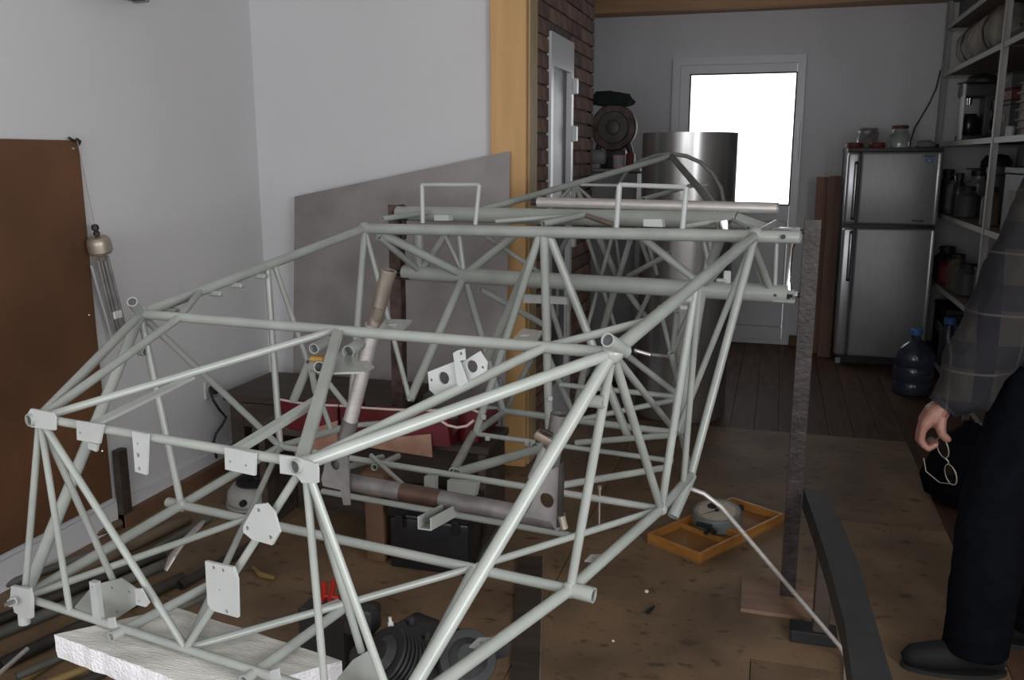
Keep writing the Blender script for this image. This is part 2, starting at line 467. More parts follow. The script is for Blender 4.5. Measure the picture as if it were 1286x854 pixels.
# ---- floor: plywood sheets and dark boards, each a piece
fl = struct('floor', MB().box(((XL + XR) / 2, (YR + YC) / 2, -.035), (XR - XL + .2, YC - YR + .2, .044)), 'subfloor', smooth=False)
def floor_piece(name, x0, x1, y0, y1, mt, g=.003):
    obj(name, MB().box(((x0 + x1) / 2, (y0 + y1) / 2, -.0065), (x1 - x0 - g, y1 - y0 - g, .013)), mt, fl, smooth=False)
for i, (x0, x1, y0, y1) in enumerate(((XL, -1.9, YR, 1.2), (XL, -1.9, 1.2, 3.2), (XL, -1.9, 3.2, YA), (-1.9, -.69, YR, .9), (-1.9, -.69, .9, 3.3),
        (-1.9, -1.29, 3.3, YA), (-1.29, -.69, 3.3, 5.0), (-.69, .74, YR, .4), (-.69, 0, .4, 2.58), (0, .74, .4, 2.58), (-.69, .74, 2.58, 3.78), (-.69, .74, 3.78, 5.0))):
    floor_piece('floor_sheet', x0, x1, y0, y1, ('ply_floor', 'ply_floor_b')[i % 2])
x = .74; i = 0
while x < XR - .02:
    x1 = min(x + .121, XR); cuts = [YR, .7 + (i * 7 % 5) * .3, 3.1 + (i * 3 % 5) * .35, 5.6 + (i * 11 % 4) * .3, YC]
    for a, b in zip(cuts, cuts[1:]):
        floor_piece('floor_plank', x, x1, a, b, ('plank_floor', 'plank_floor_b')[(i + int(a * 3)) % 2]); 
    x = x1; i += 1
x = XB; i = 0
while x < .73:
    x1 = min(x + .133, .74); cuts = [5.0, 6.1 + (i * 3 % 4) * .25, YC]
    for a, b in zip(cuts, cuts[1:]): floor_piece('floor_plank', x, x1, a, b, ('plank_floor', 'plank_floor_b')[(i * 2 + int(a)) % 2])
    x = x1; i += 1

# ---- brick wall: every brick a piece
zt = float(atx(704, 46, XB)[2]); D2Y0, D2Y1 = float(atx(690, 100, XB)[1]), float(atx(718.5, 100, XB)[1])
mb = MB()
for y0, y1, z0, z1 in ((YA + .12, D2Y0, 0, ZC), (D2Y1, YB, 0, ZC), (D2Y0, D2Y1, zt, ZC)):
    mb.box((XB - .013 - .055, (y0 + y1) / 2, (z0 + z1) / 2), (.11, y1 - y0, z1 - z0))
bw = struct('wall_brick', mb, 'mortar', smooth=False)
CH = .0765; BL = .25
brick_me = {}
def brick(y0, y1, z):
    ln = round(y1 - y0, 3)
    if ln < .03: return
    mt = random.choice(('brick', 'brick', 'brick_dark', 'brick_light'))
    if (ln, mt) not in brick_me:
        me = bpy.data.meshes.new('brick'); b = MB().box((0, 0, 0), (.02, ln - .011, CH - .012))
        me.from_pydata(b.v, [], b.f); me.materials.append(MATS[mt]); brick_me[(ln, mt)] = me
    o = bpy.data.objects.new('brick', brick_me[(ln, mt)]); COL.objects.link(o); o.parent = bw
    o.location = (XB - .0085 - random.random() * .004, (y0 + y1) / 2, z + CH / 2)
rows = int(ZC / CH)
for k in range(rows):
    z = k * CH + .005
    spans = [(4.205, YB)] if z > zt else [(4.205, D2Y0), (D2Y1, YB)]
    if z < zt < z + CH: spans = [(4.205, D2Y0), (D2Y1, YB)]
    for a, b in spans:
        y = 4.205 - (BL / 2 if k % 2 else 0)
        while y < b:
            q0, q1 = max(y, a), min(y + BL, b)
            if q1 - q0 > .03: brick(q0, q1, z)
            y += BL
# upvc door in the brick wall
mb = MB(); w = .075
yc = (D2Y0 + D2Y1) / 2
for y0, y1, z0, z1 in ((D2Y0, D2Y0 + .05, 0, zt), (D2Y1 - .05, D2Y1, 0, zt), (D2Y0 + .05, D2Y1 - .05, zt - .16, zt), (D2Y0 + .05, D2Y1 - .05, 0, .25)):
    mb.box((XB - .02, (y0 + y1) / 2, (z0 + z1) / 2), (.06, y1 - y0, z1 - z0))
d2 = struct('door_2', mb, 'upvc', smooth=False)
struct('door_pane', MB().box((XB - .025, yc, (zt - .16 + .25) / 2), (.012, D2Y1 - D2Y0 - .1, zt - .41)), 'glass_dark', d2, smooth=False)
for py in (108, 168, 300):
    q = atx(720, py, XB + .01); struct('hinge', MB().rbox((XB + .014, D2Y1 + .012, q[2]), (.03, .05, .085), .004, 1), 'upvc', d2)

# back door: frame, sash, frosted glass, lower panel
def fr(mb, x0, x1, z0, z1, t, yy, d, bot=None):
    for a0, a1, b0, b1 in ((x0, x0 + t, z0, z1), (x1 - t, x1, z0, z1), (x0 + t, x1 - t, z1 - t, z1), (x0 + t, x1 - t, z0, z0 + (bot or t))):
        mb.box(((a0 + a1) / 2, yy, (b0 + b1) / 2), (a1 - a0, d, b1 - b0))
    return mb
d1 = struct('door_1', fr(MB(), DX0, DX1, 0, DZ1, .06, YC - .01, .10, .03), 'upvc', smooth=False)
gx0, gx1, gz0, gz1 = -.715, .085, 1.13, 2.135
mb = MB()
for a0, a1, b0, b1 in ((DX0 + .062, gx0, .034, DZ1 - .062), (gx1, DX1 - .062, .034, DZ1 - .062), (gx0, gx1, gz1, DZ1 - .062), (gx0, gx1, gz0 - .13, gz0), (gx0, gx1, .034, .14)):
    mb.box(((a0 + a1) / 2, YC - .025, (b0 + b1) / 2), (a1 - a0, .07, b1 - b0))
struct('sash', mb, 'upvc', d1, smooth=False)
struct('frosted_pane', MB().box(((gx0 + gx1) / 2, YC - .01, (gz0 + gz1) / 2), (gx1 - gx0, .012, gz1 - gz0)), 'frosted', d1, smooth=False)
struct('lower_panel', MB().rbox(((gx0 + gx1) / 2, YC - .015, .57), (gx1 - gx0 - .002, .03, .86), .008, 1), 'upvc', d1)
struct('glazing_bead', fr(MB(), gx0 - .008, gx1 + .008, gz0 - .008, gz1 + .008, .012, YC - .062, .008), 'fridge_side', d1, smooth=False)
hp = aty(1008, 160, YC - .06)
struct('door_handle', MB().rbox((.125, YC - .07, 1.62), (.022, .02, .30), .004, 1), 'upvc', d1)

# ================================================================== THE FUSELAGE FRAME
fus = thing('fuselage_frame', 'large pale green welded steel tube aircraft fuselage frame filling the workshop', 'aircraft frame', l2w((0, 2.0, -1.19)))
NA, NB, NC, ND, NE, NF = (V(q) for q in ([.3403, 1.0961, -.451], [.4899, 1.1182, -.8763], [.672, 1.6309, -.3312], [.5791, 1.6366, -.8533],
                                          [.712, 2.6827, -.1548], [.631, 2.0885, -.817]))
NK = V([.3399, 1.6365, -.8518]); DN = V([.5233, 1.629, -.3315]); NP = V([.5017, 2.6353, -.7748])
NG = L((868, 596), y=2.42); W2E = V([.7493, 2.9954, -.359]); NH = L((855, 546), y=3.11)
NHL = L((632, 516), y=3.11)
mir = lambda p: V([-p[0], p[1], p[2]])
def nd(p): return V(p, dtype=float)
def tube(name, p, q, w, mt='paint', wq=None, hollow=0.72, n=12, parent=fus, ext=0.0, midw=True):
    """tube between two points of the fuselage frame, w pixels wide in the photo"""
    p, q = l2w(p), l2w(q)
    if ext:
        d = (q - p) / np.linalg.norm(q - p); p = p - d * ext; q = q + d * ext
    r = pxr((p + q) / 2, w)
    r2 = r if wq is None else pxr((p + q) / 2, wq)
    o = obj(name, MB().sweep([p, q], [r, r2], n, True, hollow), mt, parent)
    if name == 'socket':
        d = (q - p) / np.linalg.norm(q - p)
        obj('bore_shade', MB().sweep([q - d * .010, q - d * .004], r * hollow * .99, n), 'bore_shade', o)  # dark disc added in the tube mouth to paint its inside as shaded
    return o
def lr(name, p, q, w, **k):
    """the same tube on both sides"""
    tube(name, mir(p), mir(q), w, **k); tube(name, p, q, w, **k)

# widths are given for the photo; near-side and far-side tubes of a pair share one diameter
def rt(name, p, q, dia, **k):
    dia = dia * .88; p2, q2 = l2w(p), l2w(q); n = k.pop('n', 12); mt = k.pop('mt', 'paint'); par = k.pop('parent', fus)
    return obj(name, MB().sweep([p2, q2], dia / 2, n, True, k.pop('hollow', .72)), mt, par)
def rlr(name, p, q, dia, **k):
    rt(name, mir(p), mir(q), dia, **k); rt(name, p, q, dia, **k)

# nose bay
rt('cross_tube', mir(NA) - V([.01, 0, 0]), NA + V([.01, 0, 0]), .0195)
rt('cross_tube', mir(NB), NB, .0195)
MC = V([0, NB[1], NB[2]])
rlr('upright_tube', NA, NB, .0165)
f2 = mir(NB) + (NB - mir(NB)) * .165
b2 = onseg((87, 770), mir(NB), NB); rlr('upright_tube', NA, mir(b2), .0155)
GU = V([.3378, 1.226, -.851]); rlr('brace_tube', NA, GU, .0165)
rlr('brace_tube', NA, MC, .0165)
rlr('top_longeron', NA, NC, .0265)
rlr('side_longeron', NB, NC, .031)
rlr('lower_longeron', NB, ND, .030)
rlr('inner_longeron', NA, DN, .0225)
j1 = onseg((806, 408), NC, NE); j2 = NC + (NE - NC) * .21
rlr('inner_longeron', DN, j2, .0215)
CC = V([0, NC[1], NC[2]]); CC = onseg((421, 415), mir(NC), NC)
rt('brace_tube', mir(NA), CC, .0195)
rt('cross_tube', mir(NC), NC, .0285, n=16)
rlr('upright_tube', NC, ND, .0225)
rt('cross_tube', mir(ND), ND, .0265)
rlr('floor_tube', NB, NK, .0195); rlr('floor_tube', MC, NK, .0185); rlr('floor_tube', NK, NF, .0195)
c1 = MC + (NB - MC) * .36; c2 = MC + (NK - MC) * .50
rlr('nose_gear_tube', c1 + V([0, -.03, -.004]), c2 + V([0, 0, -.012]), .0235)
rlr('lower_longeron', ND, NF, .029)
rlr('diagonal_tube', NC, NF, .0225)
rlr('top_longeron', NC, NE, .034, n=16)
HL = NC + (NE - NC) * .485
rlr('upright_tube', HL, NF, .0235)
hg = NF + (NG - NF) * .72
rlr('upright_tube', HL + V([0, .03, .005]), hg, .0195)
rt('cross_tube', mir(NF), NF, .0215)
rlr('lower_longeron', NF, NG, .027)
rlr('upright_tube', NE, NG, .028)
rlr('diagonal_tube', NE, NP, .0215)
rlr('lower_longeron', NG, NH * V([1, 1, 1]), .022)
rt('diagonal_tube', NC, NP, .0195)
# wing carry-through
rt('wing_cross_tube', mir(NE), NE + V([.13, 0, -.004]), .044, n=16)
EC = onseg((683, 291), mir(NE), NE)
QL = L((597, 545), y=2.72); QC = L((690, 556), y=2.74); QR = L((845, 579), y=2.74)
rt('seat_cross_tube', QL, QR, .0205)
rt('seat_back_tube', EC, QC, .034); rt('seat_back_tube', EC + V([-.012, 0, 0]), QL, .030)
tube('seat_back_tube', EC + V([-.03, .03, -.03]), L((612, 450), y=2.80), 11)
tube('seat_back_tube', EC + V([.01, .01, 0]), L((790, 552), y=2.76), 11)
tube('wing_spar_tube', L((508, 342), y=2.995), L((990, 370), y=2.995), 21, n=20)
tube('wing_spar_tube', L((500, 268), y=2.995), L((925, 277), y=2.995), 20, n=20)
tube('wing_spar_end', L((925, 277), y=2.995), L((982, 291), y=2.995), 20, wq=9, n=16)
tube('seat_tube', L((573, 594), y=2.12), L((683, 562), y=2.70), 12); tube('seat_tube', L((594, 545), y=2.72), L((569, 593), y=2.12), 11)
tube('seat_tube', L((672, 563), y=2.66), L((684, 562), y=2.72), 17)
tube('floor_tube', L((690, 612), y=2.05), L((838, 587), y=2.50), 9)
tube('floor_tube', L((724, 556), y=2.73), L((848, 546), y=2.64), 8)
def pt(name, a, ya, b, yb, w, **k): return tube(name, L(a, y=ya), L(b, y=yb), w, **k)
# star node on the lower spar and its mirror image
ST = L((583, 346), y=2.995)
for a, ya, w in (((470, 289), 2.70, 11), ((576, 288), 2.995, 8), ((652, 291), 2.995, 10), ((515, 502), 2.635, 11), ((632, 516), 3.11, 9), ((556, 290), 2.99, 5)):
    tube('wing_truss_tube', ST, L(a, y=ya), w)
    if ya != 2.99: tube('wing_truss_tube', mir(ST), mir(L(a, y=ya)), w)
pt('wing_truss_tube', (476, 298), 2.70, (528, 341), 2.995, 8); pt('wing_truss_tube', (526, 288), 2.995, (526, 338), 2.995, 14)
pt('wing_truss_tube', (562, 291), 2.995, (531, 337), 2.995, 9); pt('wing_truss_tube', (601, 290), 2.99, (700, 358), 3.3, 6)
pt('wing_truss_tube', (603, 363), 3.0, (683, 408), 3.3, 8)
# short bars around the spar ends at the right
pt('wing_truss_tube', (976, 288), 2.995, (973, 362), 2.995, 6); pt('wing_truss_tube', (945, 305), 2.78, (968, 364), 2.995, 9)
pt('wing_truss_tube', (942, 310), 2.85, (958, 358), 3.0, 6); pt('wing_truss_tube', (948, 294), 2.68, (975, 279), 2.99, 7)
pt('drag_tube', (910, 285), 2.8, (893, 332), 2.9, 13); pt('drag_tube', (883, 296), 2.9, (891, 330), 2.9, 8)
pt('drag_tube', (858, 285), 2.75, (903, 277), 2.85, 7); pt('drag_tube', (920, 276), 2.9, (940, 286), 2.75, 5)
pt('drag_tube', (622, 278), 2.75, (727, 270), 2.90, 6); pt('drag_tube', (682, 281), 2.75, (733, 270), 2.92, 9)
pt('drag_tube', (737, 271), 2.92, (772, 283), 2.75, 7, mt='brown_steel'); pt('drag_tube', (480, 275), 2.72, (536, 267), 2.93, 7)
obj('collar', MB().sweep([l2w(L((910, 289), y=2.8)), l2w(L((909, 277), y=2.8))], pxr(l2w(L((910, 285), y=2.8)), 20), 20, True, .85), 'chrome', fus)
# tail cone
AP = L((843, 196), x=0)
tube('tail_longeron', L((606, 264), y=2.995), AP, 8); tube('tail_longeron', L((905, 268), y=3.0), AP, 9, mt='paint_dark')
pt('tail_tube', (720, 232), 3.5, (778, 233), 3.55, 4)
for b_, w in (((699, 254), 5), ((719, 256), 7), ((733, 256), 6), ((747, 254), 4)): pt('tail_tube', (722, 232), 3.5, b_, 3.3, w)
pt('tail_tube', (808, 250), 3.3, (869, 233), 3.8, 6); pt('tail_tube', (869, 233), 3.8, (889, 232), 3.8, 4)
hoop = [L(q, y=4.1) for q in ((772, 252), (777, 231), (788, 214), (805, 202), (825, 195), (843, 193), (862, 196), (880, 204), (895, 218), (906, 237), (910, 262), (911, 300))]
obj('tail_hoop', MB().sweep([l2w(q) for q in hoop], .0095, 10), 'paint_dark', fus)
rear = [((715, 294), (701, 321), 6), ((717, 297), (749, 298), 5), ((750, 294), (774, 346), 8), ((738, 300), (752, 342), 5), ((769, 296), (738, 410), 5),
        ((791, 303), (771, 368), 7), ((771, 366), (757, 415), 9), ((773, 296), (779, 337), 4), ((812, 298), (825, 344), 5), ((842, 318), (789, 347), 7),
        ((757, 362), (773, 412), 5), ((786, 364), (811, 398), 7), ((816, 368), (797, 408), 6), ((690, 378), (706, 430), 7), ((700, 361), (700, 396), 4),
        ((713, 378), (713, 426), 4), ((828, 385), (843, 445), 6), ((850, 392), (844, 445), 7), ((868, 388), (844, 443), 7), ((843, 443), (855, 490), 9),
        ((815, 445), (842, 448), 4), ((787, 446), (848, 493), 8), ((703, 483), (848, 498), 7), ((732, 526), (848, 502), 7),
        ((632, 516), (850, 544), 9), ((604, 512), (632, 516), 8), ((600, 541), (632, 518), 9), ((666, 453), (635, 515), 7), ((627, 474), (632, 515), 7), ((632, 518), (632, 549), 4),
        ((690, 452), (722, 524), 8), ((734, 462), (722, 520), 9), ((741, 452), (736, 470), 7), ((801, 290), (815, 330), 6)]
for i, (a, b, w) in enumerate(rear):
    yd = 3.11 if a[1] > 440 else 3.25
    if (a, b) in (((632, 516), (850, 544)), ((604, 512), (632, 516))): pt('rear_cross_tube', a, 3.11, b, 3.11, w)
    elif a == (600, 541): pt('rear_truss_tube', a, 2.72, b, 3.11, w)
    else: pt('rear_truss_tube', a, yd, b, yd + .12, w)
obj('rear_bar', MB().plate([l2w(L(q, y=3.12)) for q in ((659, 369), (713, 373), (713, 382), (659, 380))], .02), 'paint_white', fus)

# socket stubs and node collars
def stub(node, tipx, w, y, name='socket', dep=None):
    q = L(tipx, y=y); tube(name, node, q, w, hollow=.8)
tube('socket', L((785, 441), y=1.66), L((763, 427), y=1.575), 18, hollow=.8); tube('socket', mir(NC), L((166, 379), y=1.56), 12.5, hollow=.8)
tube('socket', ND, ND + V([.055, 0, -.002]), 20, hollow=.8); tube('socket', mir(ND), mir(ND) - V([.05, 0, .0]), 13, hollow=.8)
pcd = NC + (ND - NC) * .19
tube('socket', pcd + V([-.028, -.012, 0]), pcd + V([.006, -.012, 0]), 17, hollow=.8)
pcd2 = mir(pcd); tube('socket', pcd2 + V([-.02, -.012, 0]), pcd2 + V([.006, -.012, 0]), 12, hollow=.8)
tube('socket', NA + V([0, .012, 0]), NA + V([-.004, -.022, .0]), 20, hollow=.8); tube('socket', mir(NA) + V([0, .012, 0]), mir(NA) + V([-.004, -.022, 0]), 16, hollow=.8)
tube('gear_socket', NG, L((845, 649), y=2.33), 15, hollow=.8); tube('gear_socket', mir(NG), mir(L((845, 649), y=2.33)), 11, hollow=.8)
for nd_, dia in ((NC, .047), (mir(NC), .047), (NE, .05), (mir(NE), .05), (ND, .038), (mir(ND), .038), (NF, .034), (mir(NF), .034), (ST, .05)):
    c = l2w(nd_); mb = MB()
    prof = [(dia / 2 * math.sin(math.pi * k / 8), -dia / 2 * math.cos(math.pi * k / 8)) for k in range(1, 8)]
    obj('weld_node', mb.lathe(prof, c, (0, 0, 1), 14), 'paint', fus, ang=80)

# plates welded to the firewall frame (drilled)
def fplate(name, poly, y, th=.005, holes=(), mt='paint_white', parent=fus, plane='y'):
    P = [l2w(L(q, **{plane: y})) for q in poly]
    H = []
    for hx, hy, hr in holes:
        c = l2w(L((hx, hy), **{plane: y})); H.append((c, pxr(c, 2 * hr)))
    return obj(name, MB().plate(P, th, H), mt, parent, ang=30)
YP = 1.083
fplate('mount_plate', [(36, 519), (40, 513), (66, 518), (70, 524), (70, 540), (40, 536)], YP, holes=[(44, 534, 1.5)])
fplate('mount_plate', [(97, 528), (131, 533), (126, 557), (98, 552)], YP, holes=[(102, 543, 1.7)])
fplate('mount_plate', [(112, 555), (124, 558), (122, 567), (112, 563)], YP + .03)
fplate('bracket_strap', [(167, 541), (187, 545), (185, 596), (171, 592)], YP, holes=[(174, 557, 1.5), (174.5, 571, 3), (176, 588, 2.4)])
fplate('mount_plate', [(283, 561), (322, 569), (321, 597), (284, 589)], YP, holes=[(290, 579, 1.6), (310, 584, 1.6)])
fplate('mount_plate', [(352, 571), (374, 574), (398, 582), (400, 588), (400, 606), (380, 606), (374, 597), (353, 594)], YP)
fplate('hinge_plate', [(322, 633), (335, 632), (345, 643), (352, 668), (343, 684), (318, 677), (307, 668), (307, 660)], YP - .006, .006,
       holes=[(326, 640, 2.6), (312, 662.5, 2.8), (341, 674, 2.8)])
fplate('hinge_plate', [(259, 704), (294, 712), (299, 727), (300, 775), (268, 766), (262, 758)], YP - .006, .006,
       holes=[(269.5, 712, 2.4), (281.5, 715.5, 2.4), (277, 740, 1.2), (286, 767, 2.6)])
# left lower corner fitting
fplate('corner_plate', [(16, 735), (38, 739), (41, 752), (41, 776), (34, 776), (20, 768), (15, 748)], 1.10, .008)
q = L((29, 757), y=1.085); obj('corner_sleeve', MB().sweep([l2w(L((28, 745), y=1.11)), l2w(L((31, 783), y=1.11))], .0125, 14, True, .7), 'paint_white', fus)
nut = MB().lathe([(.011, 0), (.011, .006), (.0085, .006), (.0085, .012)], l2w(L((18, 755), y=1.085)), -M3[:, 1], 6); obj('corner_nut', nut, 'paint_white', fus, ang=20)
q0 = l2w(L((18, 755), y=1.08)); obj('corner_bolt', MB().lathe([(.0045, 0), (.0045, .02)], q0, -M3[:, 1], 10), 'bare_steel', fus)
# left gusset box over the lower tube, and its mirror
GL = [(124, 733), (152, 726), (171, 739), (172, 760), (138, 783), (124, 781)]
fplate('gusset_plate', GL, 1.20, .004, [(141.5, 738, 2.0), (163, 743, 1.8), (131, 759, 2.0), (148, 768, 2.0)], 'paint')
fplate('gusset_flange', [(115, 729), (123, 731), (129, 783), (120, 780)], 1.12, .012, [(119, 736, 1.5), (125, 776, 1.5)])
fplate('gusset_side', [(94, 762), (115, 738), (126, 733), (126, 782), (112, 776)], 1.215, .004, (), 'paint')
fplate('gusset_tab', [(170, 739), (178, 739), (188, 757), (184, 762), (172, 759)], 1.09, .004, [(175.5, 754.5, 1.7)])
fplate('gusset_tab', [(136, 776), (144, 775), (146, 788), (137, 788)], 1.085, .004)
fplate('gusset_plate', [(424, 852), (444, 828), (461, 818), (470, 826), (476, 852), (470, 875), (430, 875)], 1.20, .004, (), 'paint')
fplate('gusset_tab', [(340, 842), (350, 839), (352, 853), (341, 853)], 1.085, .004)
# straps and channels between nose cross tube and panel tube
def strap(name, a, b, wpx, th=.004, lip=.009):
    """flat channel between two frame points"""
    A, B = l2w(a), l2w(b); d = (B - A) / np.linalg.norm(B - A)
    view = (A + B) / 2 - CAM; view /= np.linalg.norm(view)
    n = V([0, 0, 1.0]) - d * d[2]; n /= np.linalg.norm(n); s = np.cross(d, n); r = pxr((A + B) / 2, wpx)
    mb = MB().plate([A - s * r, B - s * r, B + s * r, A + s * r], th, nrm=n)
    for sg in (-1, 1): mb.plate([A + s * r * sg, B + s * r * sg, B + s * r * sg - n * lip, A + s * r * sg - n * lip], th, nrm=s)
    return obj(name, mb, 'paint', fus, smooth=False)
zt_ = NA[2] + .006
strap('channel', V([NA[0] - .015, NA[1] + .01, zt_]), CC + V([0.01, 0, .006]), 12.5)
p1 = onseg((297, 558), mir(NA), NA); p2 = L((403, 497), z=-.405)
strap('channel', p1 + V([0, .004, .006]), p2, 13)
p3 = onseg((118, 532), mir(NA), NA); strap('channel', p3 + V([0, .0, .006]), onseg((238, 467), mir(NA), CC) + V([0, 0, -.008]), 15, lip=.003)
# small drilled tie plate on the channel
zz = -.385
fplate('cable_bracket', [(422, 443), (448, 444), (447, 455), (461, 454), (470, 461), (458, 468), (419, 469)], zz, .004, [(460, 461, 2.2)], 'paint', plane='z')
fplate('cable_bracket', [(474, 416), (484, 402), (518, 403), (504, 418)], -.335, .006, [(495, 409.7, 8.5)], 'paint', plane='z')
fplate('cable_bracket', [(640, 431), (656, 414), (682, 417), (673, 431)], -.335, .006, [(660, 423, 9)], 'paint', plane='z')
# twin-hole instrument bracket on the inner longeron
pm = onseg((575, 487), NA, DN); ya = pm[1]
fplate('instrument_bracket', [(538, 467), (571, 454), (578, 484), (547, 496), (540, 489)], ya + .005, .005, [(558, 474.5, 8.2), (542.5, 477, 2)])
fplate('instrument_bracket', [(574, 459), (603, 441), (612, 455), (611, 466), (584, 481)], ya + .02, .005, [(593.5, 460, 8.2), (607, 461, 1.8)])
fplate('instrument_bracket', [(570, 443), (575, 440), (583, 438), (584, 452), (577, 453), (587, 481), (576, 487)], ya, .007, [(580, 443.5, 2)])
# ring clips hanging below the panel tube
for a, b, w, mt in (((394, 438), (412, 428), 13, 'paint_white'), ((401, 461), (390, 460), 14, 'paint_white'), ((437, 442), (452, 432), 16, 'paint')):
    tube('ring_clip', L(a, y=1.60), L(b, y=1.68), w, hollow=.85, mt=mt)
obj('clip_pad', MB().rbox(l2w(L((400, 450), y=1.64)), (.035, .03, .012), .003, 1), 'orange_bit', fus)
tube('clip_leg', L((389, 455), y=1.66), L((369, 502), y=1.72), 11); tube('clip_leg', L((391, 465), y=1.66), L((396, 492), y=1.72), 8); tube('clip_leg', L((402, 468), y=1.7), L((434, 508), y=1.8), 7)
# clamps along the cabin longerons
for q_, s_ in (((864, 374), (.022, .018, .022)), ((858, 386), (.02, .02, .012)), ((906, 352), (.03, .02, .01)), ((913, 348), (.02, .006, .035))):
    obj('clamp', MB().rbox(l2w(L(q_, y=2.1 if q_[0] < 880 else 2.38)), s_, .004, 1), 'paint', fus)
pt('clamp_bolt', (797, 440), 1.68, (818, 446), 1.68, 5, mt='chrome')
for q_ in ((293, 354), (323, 344), (212, 391), (278, 389)):
    c = onseg((q_[0], q_[1] - 8), mir(NC), mir(NE)); obj('clamp', MB().rbox(l2w(c) + V([.012, -.004, -.020]), (.04, .026, .016), .004, 1), 'paint', fus)
for q_, d_ in (((605, 815), (NB, ND)), ((737, 693), (ND, NF))):
    c = onseg((q_[0] + 8, q_[1] + 4), *d_); obj('tab_plate', MB().plate([l2w(c) + V(o) for o in ((-.035, .0, 0), (-.028, .035, 0), (.0, .045, 0), (.012, .0, 0))], .003, [(l2w(c) + V([-.018, .02, 0]), .004)]), 'paint', fus, ang=20)
pb = onseg((753, 627), mir(NF), NF)
obj('stop_bolt', MB().lathe([(.0045, -.07), (.0045, .028), (.008, .028), (.008, .036)], l2w(pb), (0, 0, 1), 8), 'chrome', fus)
for q_, (A_, B_) in (((610, 549), (QL, QR)), ((660, 553), (QL, QR)), ((687, 497), (EC, QC)), ((688, 520), (EC, QC)), ((687, 470), (EC, QC)), ((604, 520), (EC, QL))):
    c = l2w(onseg(q_, A_, B_)) + V([.012, -.018, -.004]); obj('tie_lug', MB().rbox(c, (.018, .014, .018), .003, 1), 'paint_white', fus)
# bracket below the seat cross tube, and two small box plates on top
for a_, b_ in (((425, 590), (480, 574)), ((470, 587), (500, 573))): pt('seat_brace', a_, 2.05, b_, 2.3, 8)
pt('seat_brace', (466, 572), 2.09, (524, 625), 1.95, 6)
fplate('seat_mount', [(535, 597), (548, 598), (548, 618), (535, 616)], 2.06, .02, (), 'paint'); fplate('seat_mount', [(564, 602), (601, 606), (598, 622), (564, 618)], 2.06, .02, (), 'paint')
sa, sb = l2w(L((533, 657), y=1.70)), l2w(L((578, 633), y=1.92))
for off_, hh_ in ((-.016, .03), (.016, .03)): obj('slide_channel', MB().plate([sa + V([off_, 0, -.015]), sb + V([off_, 0, -.015]), sb + V([off_, 0, .015]), sa + V([off_, 0, .015])], .003, nrm=V([1.0, 0, 0])), 'paint', fus, smooth=False)
obj('slide_channel', MB().plate([sa + V([-.017, 0, -.016]), sb + V([-.017, 0, -.016]), sb + V([.017, 0, -.016]), sa + V([.017, 0, -.016])], .003), 'paint', fus, smooth=False)
pt('floor_tube', (405, 617), 1.98, (715, 672), 1.98, 8)
fplate('top_box', [(810, 275), (833, 275), (834, 285), (810, 284)], 2.72, .03); fplate('top_box', [(548, 270), (566, 270), (566, 277), (548, 277)], 2.74, .03)
# handle loops over the wing cross tube
def loop(pts, w):
    P = [l2w(L(q, y=2.69)) for q in pts]
    for a, b, ww in ((P[0], P[1], w), (P[3], P[2], w), (P[1], P[2], w * .85)):
        obj('grab_handle', MB().sweep([a, b], pxr(a, ww), 10, True), 'paint_white', fus)
loop([(531, 280), (530, 232), (602, 232), (597, 282)], 5.5); loop([(774, 287), (778, 232), (862, 235), (857, 288)], 7)
# spar lugs
def lug(px, y, rad, th=.012):
    c = l2w(L(px, y=y)); obj('spar_lug', MB().rbox(c, (.075, .05, th), .004, 1, Matrix.Rotation(R_(-11), 3, 'Z')), 'paint', fus)
for px_ in ((985, 288), (986, 302), (985, 366), (985, 377)): lug(px_, 2.995, .02)
c = l2w(L((985, 297), y=2.68)); obj('eye_end', MB().lathe([(.007, -.026), (.007, .026)], c, M3[:, 1], 8), 'dark_steel', fus)
for px_ in ((508, 338), (508, 348), (505, 267), (506, 275)):
    c = l2w(L(px_, y=2.995)); obj('spar_lug', MB().rbox(c, (.075, .05, .010), .004, 1, Matrix.Rotation(R_(-11), 3, 'Z')), 'dark_steel', fus)
obj('tie_rod', MB().sweep([l2w(L((996, 296), y=2.995)), l2w(L((995, 305), y=2.995)), l2w(L((994, 312), y=2.995)), l2w(L((990, 352), y=2.995)), l2w(L((990, 364), y=2.995))], [.012, .012, .007, .007, .012], 10), 'chrome', fus)
obj('tie_bolt', MB().sweep([l2w(L((507, 258), y=2.995)), l2w(L((507, 300), y=2.995))], .011, 10), 'dark_steel', fus)

# ---- control column: torque tube with forks, stick and grip (bare metal)
YT = 1.86
ta, tb = l2w(L((410, 600), y=YT)), l2w(L((706, 655), y=YT))
tq = obj('torque_tube', MB().sweep([ta, tb], .0235, 18, True, .8), 'bare_steel', fus)
e = (tb - ta)
obj('bearing_band', MB().sweep([ta + e * .355, ta + e * .525], .0245, 18, True, 0), 'copper_band', tq)
M_ = lambda px, y=YT: l2w(L(px, y=y))
def fork(sgn, poly, hole, y):
    P = [M_(q, y) for q in poly]; hc = M_(hole[:2], y)
    obj('fork_plate', MB().plate(P, .005, [(hc, pxr(hc, 2 * hole[2]))]), 'fork_grey', tq, ang=30)
fork(0, [(405, 603), (411, 566), (430, 562), (437, 575), (440, 634), (432, 634), (428, 615), (406, 610)], (421, 583, 7.5), YT - .03)
fork(0, [(407, 600), (413, 566), (432, 562), (438, 575), (440, 610)], (421, 583, 7.5), YT + .025)
fork(0, [(660, 648), (690, 590), (705, 585), (707, 660), (700, 668), (692, 655)], (687, 628, 10), YT - .03)
fork(0, [(664, 644), (692, 590), (706, 585), (707, 652)], (687, 628, 10), YT + .025)
